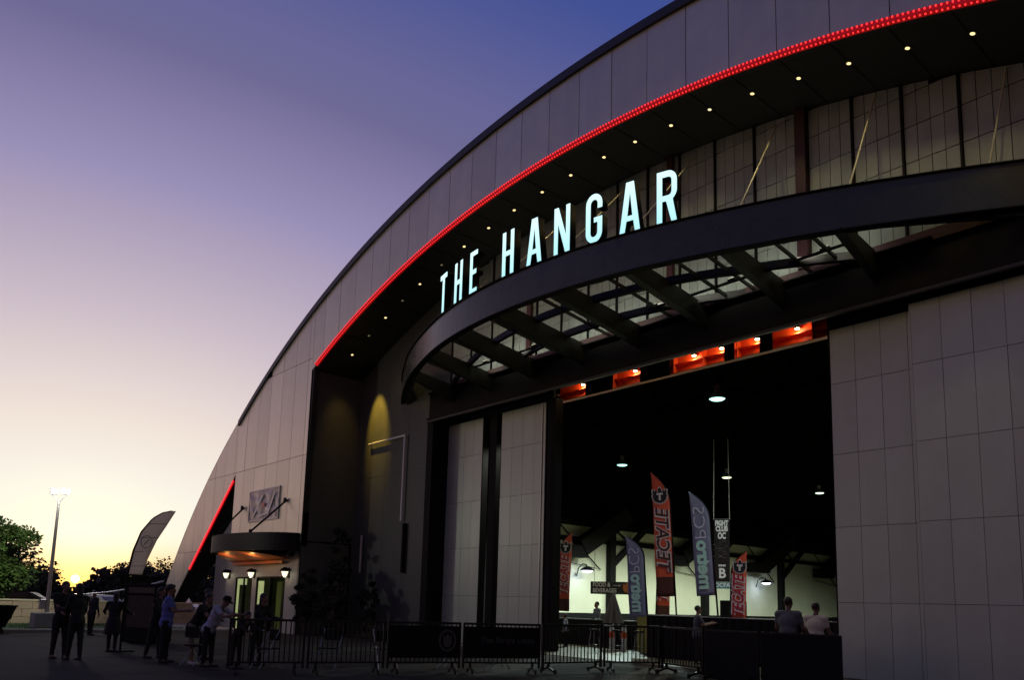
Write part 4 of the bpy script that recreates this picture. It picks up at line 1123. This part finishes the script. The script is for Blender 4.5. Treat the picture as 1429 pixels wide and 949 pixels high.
# ================================================================== PEOPLE
def remesh(mb, name, m, vox, parent, smooth_it=4):
    me0 = mb.mesh('tmp'); o = bpy.data.objects.new('tmp', me0); COL.objects.link(o)
    md = o.modifiers.new('r','REMESH'); md.mode = 'VOXEL'; md.voxel_size = vox; md.use_smooth_shade = True
    sm = o.modifiers.new('s','SMOOTH'); sm.iterations = smooth_it; sm.factor = .5
    me = bpy.data.meshes.new_from_object(o.evaluated_get(bpy.context.evaluated_depsgraph_get()))
    bpy.data.objects.remove(o)
    for p in me.polygons: p.use_smooth = True
    me.materials.clear(); me.materials.append(m)
    return link(name, me, parent)
def caps(mb, a, b, ra, rb, n=12):
    mb.tube(a,b,ra,rb,n); mb.ico(a,ra,2); mb.ico(b,rb,2)
def rotx(v, a): # bend in the y-z plane: positive = forward (+y)
    return Vector((v[0], v[1]*math.cos(a)+v[2]*math.sin(a), -v[1]*math.sin(a)+v[2]*math.cos(a)))
def person(loc, face, h, label, shirt, trouser, hair=None, lean=0.05, arms=((.1,.2,.12),(.1,.2,.12)), legs=((0.05,0),( -0.05,0)), build=1.0,
           sleeves='short', shorts=False, headtilt=0.0, headturn=0.0, cap=False, skirt=False, longhair=False, shoe=None, kneel=0.0, seat=0.0, group='people outside'):
    """local frame: +y is forward, x right; arms: (pitch fwd, elbow bend, abduction)"""
    k = h/1.75
    o = empty('person', loc, face); tag(o, label, 'person', group); o.scale = (k,k,k)
    B = build
    hip = Vector((0,0,.92-seat))
    def up(v): return hip + rotx(v, lean)
    chest, neck = up(Vector((0,0,.36))), up(Vector((0,0,.55)))
    shoulder = [up(Vector((s*.175*B,0,.49))) for s in (-1,1)]
    head = neck + rotx(Vector((0,.02,.15)), lean*.4+headtilt)
    body = MB(); sh_ = MB(); tr = MB()
    # torso skin
    def torso(mb, e, lo=0.0):
        mb.ico(up(Vector((0,0,.02+lo))), 1, 2, (.165*B+e,.115*B+e,.13))
        mb.ico(up(Vector((0,.01*B,.16))), 1, 2, (.150*B+e,.115*B+e,.17))
        mb.ico(up(Vector((0,0,.34))), 1, 2, (.178*B+e,.115*B+e,.19))
        for s in shoulder: caps(mb, s, up(Vector((0,0,.50))), .066*B+e*.8, .06+e*.8)
    torso(body, 0)
    caps(body, neck-Vector((0,0,.06)), neck+rotx(Vector((0,.012,.09)), lean*.4+headtilt), .058, .052)
    # head
    HR = Matrix.Rotation(headturn,4,'Z') @ Matrix.Rotation(-(lean*.4+headtilt),4,'X')
    def hpnt(x,y,z): return head + (HR @ Vector((x,y,z)))
    body.ico(hpnt(0,-.01,.035), 1, 3, (.077,.095,.098)); body.ico(hpnt(0,.03,-.035), 1, 2, (.058,.066,.075)); body.ico(hpnt(0,.055,-.078), .030, 2)
    body.ico(hpnt(0,.098,-.018), 1, 2, (.014,.018,.026)); body.ico(hpnt(0,.088,-.052), 1, 2, (.026,.012,.008))
    for s in (-1,1):
        body.ico(hpnt(s*.078,0,-.008), 1, 2, (.012,.022,.034)); body.ico(hpnt(s*.03,.078,.018), 1, 2, (.02,.014,.008))
    # arms
    hands = []
    for s, sp_, (pf, eb, ab) in zip((-1,1), shoulder, arms):
        ud = rotx(Vector((s*math.sin(ab),0,-math.cos(ab))), -pf)
        el = sp_ + ud*.29
        fd = rotx(Vector((s*math.sin(ab)*.5,0,-math.cos(ab*.5))), -(pf+eb))
        wr = el + fd*.25
        caps(body, sp_, el, .050*B, .039); caps(body, el, wr, .040, .026)
        # hand: palm + five fingers
        side = Vector((s,0,0)); nrm_ = fd.cross(side).normalized(); lat = nrm_.cross(fd).normalized()
        palm = wr + fd*.05
        body.tube(wr, wr+fd*.09, .026, .034, 10); body.ico(palm, 1, 2, (.030,.034,.045))
        for fi in range(4):
            b0 = wr + fd*.088 + lat*(-.027+.018*fi) ; l_ = (.058,.068,.062,.048)[fi]; curl = -.5
            mid = b0 + (fd+nrm_*.25).normalized()*l_*.55; tip = mid + (fd+nrm_*.75).normalized()*l_*.5
            caps(body, b0, mid, .0095, .009, 6); caps(body, mid, tip, .009, .0075, 6)
        t0 = wr + fd*.03 - lat*.03; t1 = t0 + (fd*.8-lat*.7).normalized()*.04; t2 = t1 + (fd-lat*.1).normalized()*.03
        caps(body, t0, t1, .012, .010, 6); caps(body, t1, t2, .010, .008, 6)
        hands.append(wr+fd*.1)
        if sleeves == 'long': caps(sh_, sp_, el, .060*B, .050); caps(sh_, el, wr, .050, .036)
        else: caps(sh_, sp_, sp_+ud*.17, .064*B, .060)
    # legs
    feet = []
    for s, (hpch, kb_) in zip((-1,1), legs):
        hp0 = hip + Vector((s*.085*B,0,-.02))
        td = rotx(Vector((s*.02,0,-1)), -hpch); kn = hp0 + td*.42
        sd = rotx(Vector((0,0,-1)), -(hpch-kb_)); an = kn + sd*.42
        an.z = max(an.z, .075)
        caps(body, hp0, kn, .082*B, .052); caps(body, kn, an, .052, .034)
        caps(tr, hp0, kn, .096*B, .068); 
        if not shorts: caps(tr, kn, an+Vector((0,0,.03)), .066, .052)
        else: caps(tr, hp0, kn+td*.04, .105*B, .088)
        ft = MB(); ft.ico(an+Vector((0,-.01,-.03)), 1, 2, (.045,.055,.045)); ft.ico(an+Vector((s*.01,.09,-.045)), 1, 2, (.046,.11,.032)); ft.box(an.x-.04,an.x+.045,an.y-.06,an.y+.18,an.z-.075,an.z-.05,.01)
        feet.append(remesh(ft,'shoe', shoe or M_TYRE, .014, o, 2))
        caps(body, an, an+Vector((0,.08,-.035)), .034, .028)
    torso(sh_, .014)
    caps(sh_, up(Vector((-.05,0,-.05))), up(Vector((.05,0,-.05))), .115*B+.02, .115*B+.02)
    tr.ico(hip+Vector((0,0,.0)), 1, 2, (.178*B,.128*B,.13))
    if skirt:
        tr.lathe([(.16*B,.06),(.2*B,-.1),(.24*B,-.42)], hip, n=16)
    remesh(body,'body', M_SKIN, .0115, o, 2)
    remesh(sh_,'shirt', shirt, .018, o, 5)
    remesh(tr,'trousers' if not skirt else 'skirt', trouser, .018, o, 4)
    # hair
    hr = MB()
    hr.ico(hpnt(0,-.022,.052), 1, 3, (.086,.098,.094))
    if longhair:
        hr.ico(hpnt(0,-.06,-.05), 1, 2, (.08,.05,.13)); hr.ico(hpnt(0,-.07,-.13), 1, 2, (.07,.04,.10))
    me = hr.mesh('hair', True); bmh = bmesh.new(); bmh.from_mesh(me)
    inv = HR.inverted()
    dele = [v for v in bmh.verts if (lambda q_: q_.y > .055 and q_.z < .055)(inv @ (v.co-head))]
    bmesh.ops.delete(bmh, geom=dele, context='VERTS'); bmh.to_mesh(me); bmh.free()
    me.materials.append(hair or M_HAIR); link('hair', me, o)
    if cap:
        cpm = MB(); cpm.ico(hpnt(0,-.01,.075), 1, 3, (.092,.108,.075)); cpm.prism([hpnt(-.07,.06,.06),hpnt(.07,.06,.06),hpnt(.055,.17,.045),hpnt(-.055,.17,.045)], (0,0,.012))
        cpm.build('cap', M_BLACK, o, True)
    ey = MB()
    for s in (-1,1): ey.ico(hpnt(s*.03,.083,.005), .011, 1)
    ey.build('eyes', M_BLKP, o)
    zmin = min(min((f_.matrix_world if False else Matrix()) @ v.co for v in f_.data.vertices)[2] if False else min(v.co.z for v in f_.data.vertices) for f_ in feet)
    o.location.z = loc[2] - zmin*k
    return o
def cloth(n, c, r=.8): return mat(n, c, r, noise=.12, nscale=8, bump=.1, bscale=25)
C_BLK = cloth('black_cloth',(.0035,.0035,.004)); C_DK = cloth('charcoal_cloth',(.02,.02,.024)); C_BLUE = cloth('blue_shirt',(.10,.13,.38)); C_KH = cloth('khaki_cloth',(.2,.18,.15))
C_WHT = cloth('white_tee',(.36,.38,.48)); C_GRY = cloth('grey_tee',(.10,.11,.11)); C_CRM = cloth('cream_shirt',(.62,.6,.42)); C_JEAN = cloth('dark_jeans',(.007,.008,.012)); C_TEAL = cloth('slate_top',(.1,.13,.14))
W_SH = mat('white_shoe',(.5,.5,.5),.5)
person((-21.35,4.4,0), -1.2, 1.80, 'person in dark clothes facing their companion, left of the pair in the foreground', C_BLK, C_JEAN, build=1.15, arms=((.5,1.2,.1),(.35,.9,.1)), sleeves='long', legs=((.08,0),(-.06,.02)))
person((-20.72,4.6,0), 1.9, 1.76, 'person in dark clothes, right one of the pair standing before the setting sun', C_BLK, C_BLK, arms=((.4,1.4,.1),(.2,.5,.15)), sleeves='long', longhair=True, legs=((.1,0),(-.1,0)))
person((-23.45,6.1,0), 1.0, 1.58, 'person in a dark flared coat with arms out, standing alone near the kiosk', C_BLK, C_BLK, arms=((.4,.9,.5),(.4,.9,.5)), sleeves='long', longhair=True, skirt=True, build=1.1)
person((-32.2,7.6,0), .6, 1.62, 'distant dark figure beside the parked vehicle lights', C_DK, C_BLK, arms=((.3,.9,.1),(.1,.2,.1)), sleeves='long')
person((-20.7,6.35,0), -.9, 1.74, 'person in black leaning forward at the left of the queue', C_BLK, C_JEAN, lean=.12, arms=((.6,1.0,.1),(.5,1.0,.1)), sleeves='long', longhair=True, legs=((.15,.1),(-.15,.05)))
person((-19.3,6.15,0), -.4, 1.80, 'person in a blue shirt seen from behind in the queue', C_BLUE, C_BLK, lean=.04, arms=((.5,1.1,.15),(.45,1.2,.15)), build=1.12)
person((-18.75,6.6,0), -.9, 1.70, 'person in khaki shorts and dark top bending toward the barricade', C_BLK, C_KH, lean=.55, arms=((.9,.5,.15),(.8,.6,.15)), shorts=True, shoe=W_SH, legs=((-.1,0),(.1,0)))
person((-17.9,6.65,0), -.9, 1.66, 'person in a printed pale tee and black cap leaning on the barricade', C_WHT, C_BLK, lean=.50, arms=((1.0,.7,.1),(.9,.9,.1)), cap=True, headtilt=.35, build=1.1)
person((-17.2,7.0,0), -1.3, 1.35, 'short dark figure bending beside the first barricades', C_BLK, C_BLK, lean=.7, arms=((1.0,.4,.1),(.9,.4,.1)), sleeves='long')
person((-20.0,7.3,0), -.6, 1.72, 'dark figure half hidden between the black-clad and blue-shirted people in the queue', C_BLK, C_BLK, arms=((.3,.7,.1),(.3,.7,.1)), sleeves='long')
person((-17.9,7.75,0), -1.1, 1.66, 'dark figure standing just behind the start of the barricades', C_BLK, C_BLK, lean=.2, arms=((.6,.8,.1),(.6,.8,.1)), sleeves='long', longhair=True)
gi = 'people inside the doorway'
person((-22.2,23.9,0), PI*.9, 1.74, 'person in a dark jacket standing left of the closed umbrella', C_TEAL, C_BLK, arms=((.1,.3,.3),(.1,.3,.3)), sleeves='long', group=gi)
person((-21.5,21.4,0), PI*.8, 1.25, 'small figure whose head just shows above the barricade', C_WHT, C_BLK, group=gi)
person((-13.95,19.2,0), -.7, 1.66, 'person in a slate tee in front of the black counter', cloth('slate_tee',(.06,.065,.08)), C_BLK, arms=((.6,1.2,.1),(.6,1.2,.1)), lean=.05, group=gi)
person((-9.1,15.75,0), .15, 1.88, 'broad person in a dark grey tee seen from behind at the barricade', C_GRY, C_BLK, arms=((.3,.8,.25),(.3,.8,.25)), build=1.12, lean=.1, group=gi)
person((-9.0,16.75,0), .1, 1.78, 'person in a cream shirt seen from behind beside the right door', C_CRM, C_BLK, arms=((.3,.8,.2),(.3,.8,.2)), build=1.1, group=gi)

# ================================================================== LEFT YARD
# floodlight pole
fp = empty('floodlight_pole', (-36.7,7.0,.08)); tag(fp, 'tall thin pole with glaring white floodlights on a concrete base', 'lamp post')
MB().box(-.48,.48,-.48,.48,0,.62,.03).build('base', M_KERB, fp); MB().tube((0,0,.62),(0,0,5.2),.085,.05,n=12).build('pole', M_GALV, fp)
MB().box(-.14,.14,-.3,-.08,.75,1.15,.02).build('meter_box', M_GALV, fp)
fk = MB(); fk.tube((0,0,5.1),(-.28,-.22,5.42),.02,n=6); fk.tube((0,0,5.1),(.22,.2,5.42),.02,n=6); fk.build('bracket', M_GALV, fp)
for (dx,dy,nm) in ((-.2,-.17,1),(.15,.17,1)):
    hd_ = MB().box(-.12,.12,-.14,.14,-.10,.12,.02).build('floodlight', M_GALV, fp); hd_.location = (dx,dy,5.55)
    MB().box(.121,.13,-.125,.125,-.085,.105).build('lens', emis('flood_lens',(1,.97,.9),60), hd_)
light('flood','POINT',(-36.3,7.0,5.75),330,(1,.97,.85),None,.12)
light('flood','SPOT',(-36.9,6.6,5.9),900,(1,1,.8),None,.12,target=(-44.5,5.7,4.2),spot=110,blend=.4)

# low wall, planter tub, kiosk
bwz = empty('block_wall', (-42,6,0)); tag(bwz, 'low beige block wall behind the lawn', 'wall')
for i in range(22):
    for j in range(3):
        y0 = -9 + i*.8 + (.4 if j % 2 else 0)
        MB().box(-.1,.1,y0+.006,y0+.794,.0+j*.36+.005,j*.36+.355,.008).build('block', M_BEIGE, bwz)
MB().box(-.14,.14,-9.1,9.2,1.085,1.16,.01).build('cap', mat('pale_cap',(.5,.45,.32),.7), bwz)
pl_ = empty('planter_tub', (-34.2,4.7,0)); tag(pl_, 'wide dark tapered tub on legs at the left edge of the photo', 'planter')
MB().lathe([(.55,.22),(.85,.95),(.92,1.0),(.84,1.0),(.7,.5)],n=20).build('bowl', M_BLACK, pl_)
for k in range(3): a = k*2.1; MB().tube((.5*math.cos(a),.5*math.sin(a),.3),(.6*math.cos(a),.6*math.sin(a),0),.04,n=6).build('leg', M_BLACK, pl_)
kk = empty('kiosk', (-27.0,8.05,0)); kk.rotation_euler = (0,0,.55); tag(kk, 'dark vending kiosk with a poster behind the queue', 'kiosk')
MB().box(-.62,.62,-.4,.4,.02,1.88,.03).build('cabinet', M_BLACK, kk); MB().box(-.5,.5,-.415,-.403,.5,1.5).build('poster', mat('kiosk_poster',(.008,.008,.007),.6,noise=.6,nscale=5,col2=(.03,.022,.016)), kk)
MB().box(-.5,.5,-.412,-.404,1.58,1.76).build('header_panel', mat('kiosk_header',(.03,.03,.035),.4), kk)
ropep = [Vector((-31.2,6.6,1.42)),Vector((-30.2,7.6,1.58)),Vector((-29.4,8.4,1.78)),Vector((-28.8,9.0,2.02))]
mb = MB()
for a, b_ in zip(ropep, ropep[1:]): mb.tube(a,b_,.028,n=6)
tag(mb.build('awning_edge', M_WHITEP), 'pale sagging cord running from the trees to the arch leg', 'cord')
mb = MB(); mb.tube((-28.8,9.0,0),(-28.8,9.0,2.05),.03,n=6); tag(mb.build('awning_pole', M_BLACK), 'dark pole holding the pale cord behind the queue', 'pole')

# parked vehicles
M_CARW = mat('white_car_paint',(.55,.55,.55),.25); M_CARD = mat('dark_car_paint',(.03,.03,.035),.25); M_WIN = mat('car_glass',(.01,.012,.014),.1)
E_HEAD = emis('headlight_on',(1,.97,.9),6); E_TAIL = emis('taillight_on',(1,.25,.25),3)
def car(loc, rz, paint, label, van=False):
    o = empty('parked_car', loc, rz); tag(o, label, 'car', 'parked vehicles beyond the yard')
    Hh = 2.0 if van else 1.45
    prof = [(-2.2,.35),(-2.25,.75),(-2.1,.95),(-1.5,1.0),(-1.1,Hh-.05),(.9,Hh),(1.7,1.0 if not van else Hh-.05),(2.15,.95),(2.2,.35)]
    mb = MB(); mb.prism([(x,-.85,z) for x,z in prof],(0,1.7,0)); bmesh.ops.bevel(mb.bm, geom=mb.bm.edges[:], offset=.07, segments=2, affect='EDGES'); mb.build('body', paint, o, False)
    MB().prism([(-1.3,-.87,1.02),(-1.0,-.87,Hh-.14),(.85,-.87,Hh-.12),(1.35,-.87,1.02)],(0,1.74,0)).build('side_window', M_WIN, o)
    MB().prism([(-1.52,-.7,1.03),(-1.52,.7,1.03),(-1.17,.65,Hh-.14),(-1.17,-.65,Hh-.14)],(-.03,0,.01)).build('windscreen', M_WIN, o)
    for x in (-1.4,1.35):
        for s in (-1,1):
            wh = MB().lathe([(.33,-.11),(.34,0),(.33,.11)],(x,s*.8,.34),n=18,axis='y').build('wheel', M_TYRE, o)
            MB().lathe([(.2,-.12),(.2,.12)],(x,s*.8,.34),n=12,axis='y').build('rim', M_GALV, wh)
    for s in (-1,1):
        MB().box(-2.27,-2.2,s*.62-.14,s*.62+.14,.66,.82,.01).build('headlight', E_HEAD if not van else M_WHITEP, o)
        MB().box(2.16,2.24,s*.65-.1,s*.65+.1,.7,.9,.01).build('taillight', E_TAIL, o)
    return o
car((-50,11.6,0),-2.4,M_CARW,'white parked car with headlights on, behind the standing pair')
car((-52,16.2,0),-2.2,M_CARW,'white parked van with a pale roof near the kiosk',True)
car((-56,9.0,0),1.2,M_CARD,'dark parked car half hidden behind the left figures')
tag(MB().box(-56,-55.8,12.9,13.5,.95,1.25).build('lit_signboard', emis('sign_pink',(1,.75,.72),.8)),'small pinkish lit board beyond the parked cars','sign')

# ================================================================== VEGETATION
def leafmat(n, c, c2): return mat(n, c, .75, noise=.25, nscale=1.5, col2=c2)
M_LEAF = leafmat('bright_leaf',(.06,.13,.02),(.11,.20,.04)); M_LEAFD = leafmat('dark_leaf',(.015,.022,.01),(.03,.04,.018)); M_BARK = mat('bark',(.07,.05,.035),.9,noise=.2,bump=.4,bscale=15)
def tree(loc, h, cr, ch, leafm, label, n=5000, leaf=.16, seed=1, trunk_h=None, group=None, kind='tree', nclump=26):
    rnd = random.Random(seed)
    o = empty(kind, loc); tag(o, label, 'tree', group)
    th = trunk_h if trunk_h is not None else h-ch*1.1
    tk = MB(); top = Vector((rnd.uniform(-.2,.2),rnd.uniform(-.2,.2),th+ch*.3)); tk.tube((0,0,-.05),top,.05*h*.55,.03*h*.5,n=10)
    clumps = []
    for i in range(nclump):
        a = rnd.uniform(0,2*PI); zz = rnd.uniform(-1,1); rr = math.sqrt(max(0,1-zz*zz))*rnd.uniform(.45,1.0)
        c = Vector((cr*rr*math.cos(a), cr*rr*math.sin(a), h-ch/2+zz*ch/2*rnd.uniform(.7,1.0)))
        clumps.append((c, rnd.uniform(.22,.4)*cr))
        if i < 9: tk.tube(top-Vector((0,0,ch*.25*rnd.random())), c, .018*h*.4,.01,n=6,cap=False)
    tk.build('trunk', M_BARK, o, True)
    verts=[]; faces=[]
    for i in range(n):
        c, r_ = rnd.choice(clumps)
        d = Vector((rnd.gauss(0,1),rnd.gauss(0,1),rnd.gauss(0,1))).normalized()*r_*(rnd.random()**.4)
        p = c+Vector((d.x,d.y,d.z*.75))
        u = Vector((rnd.uniform(-1,1),rnd.uniform(-1,1),rnd.uniform(-.6,.6))).normalized(); v = u.orthogonal().normalized()
        ang = rnd.uniform(0,PI); v = (Matrix.Rotation(ang,3,u) @ v); s_ = leaf*rnd.uniform(.6,1.3)
        b0 = len(verts); verts += [p-u*s_*.5, p+v*s_*.28, p+u*s_*.5, p-v*s_*.28]; faces.append((b0,b0+1,b0+2,b0+3))
    me = bpy.data.meshes.new('crown'); me.from_pydata([tuple(v) for v in verts],[],faces); me.materials.append(leafm)
    c = link('crown', me, o); return o
tree((-44.8,5.2,0),5.3,2.5,4.3,M_LEAF,'bright green leafy tree lit by the floodlight at the left edge',22000,.21,3,group=None,nclump=80)
for i, (x,y,h,cr) in enumerate(((-62,8,4.4,4.2),(-84,-6,5.2,4.6),(-95,27.2,4.6,3.2),(-92,27.5,5.4,4.6),(-88,31.8,5.3,4.0),(-84,35.5,5.6,4.0),(-95,14,4.6,4.5),(-72,10.5,4.2,3.8),(-75,20.8,4.3,3.0),(-98,34,5.4,5.0),(-68,25.5,4.5,3.2),(-66,1,5.5,4.5),(-78,41,6.0,4.5))):
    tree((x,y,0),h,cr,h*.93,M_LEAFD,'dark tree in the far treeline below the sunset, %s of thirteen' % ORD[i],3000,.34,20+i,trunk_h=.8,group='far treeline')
hg = MB(); rnd = random.Random(5); vs=[]; fc=[]
for i in range(16000):
    p = Vector((rnd.uniform(-104,-99), rnd.uniform(-30,90), rnd.random()**.8*(3.4+.7*math.sin(rnd.random()*6))))
    p.z *= 1+.12*math.sin(p.y*.6)
    if abs(p.y-21.8) < 2.0: p.z *= .35+.15*abs(p.y-21.8)
    u = Vector((rnd.uniform(-1,1),rnd.uniform(-1,1),rnd.uniform(-1,1))).normalized(); v = u.orthogonal(); s_ = rnd.uniform(.3,.7); b0=len(vs)
    vs += [tuple(p-u*s_),tuple(p+v*s_*.5),tuple(p+u*s_),tuple(p-v*s_*.5)]; fc.append((b0,b0+1,b0+2,b0+3))
for i in range(9000):
    a = rnd.uniform(math.radians(196), math.radians(290)); R_ = rnd.uniform(88,96)
    p = Vector((-18+R_*math.cos(a), R_*math.sin(a)-8, rnd.random()**.75*(7.5+2.5*math.sin(a*23)+1.5*math.sin(a*57))))
    u = Vector((rnd.uniform(-1,1),rnd.uniform(-1,1),rnd.uniform(-1,1))).normalized(); v = u.orthogonal(); s_ = rnd.uniform(.6,1.2); b0=len(vs)
    vs += [tuple(p-u*s_),tuple(p+v*s_*.6),tuple(p+u*s_),tuple(p-v*s_*.6)]; fc.append((b0,b0+1,b0+2,b0+3))
me = bpy.data.meshes.new('hedge'); me.from_pydata(vs,[],fc); me.materials.append(M_LEAFD); stuff(link('far_hedge', me))
# shrubs in the recess
for i, (x,y,h,r_) in enumerate(((-31.0,16.9,4.7,.62),(-30.2,16.4,3.3,.7),(-31.3,15.6,2.9,.55),(-28.6,17.0,2.5,.5),(-29.6,15.9,2.2,.7))):
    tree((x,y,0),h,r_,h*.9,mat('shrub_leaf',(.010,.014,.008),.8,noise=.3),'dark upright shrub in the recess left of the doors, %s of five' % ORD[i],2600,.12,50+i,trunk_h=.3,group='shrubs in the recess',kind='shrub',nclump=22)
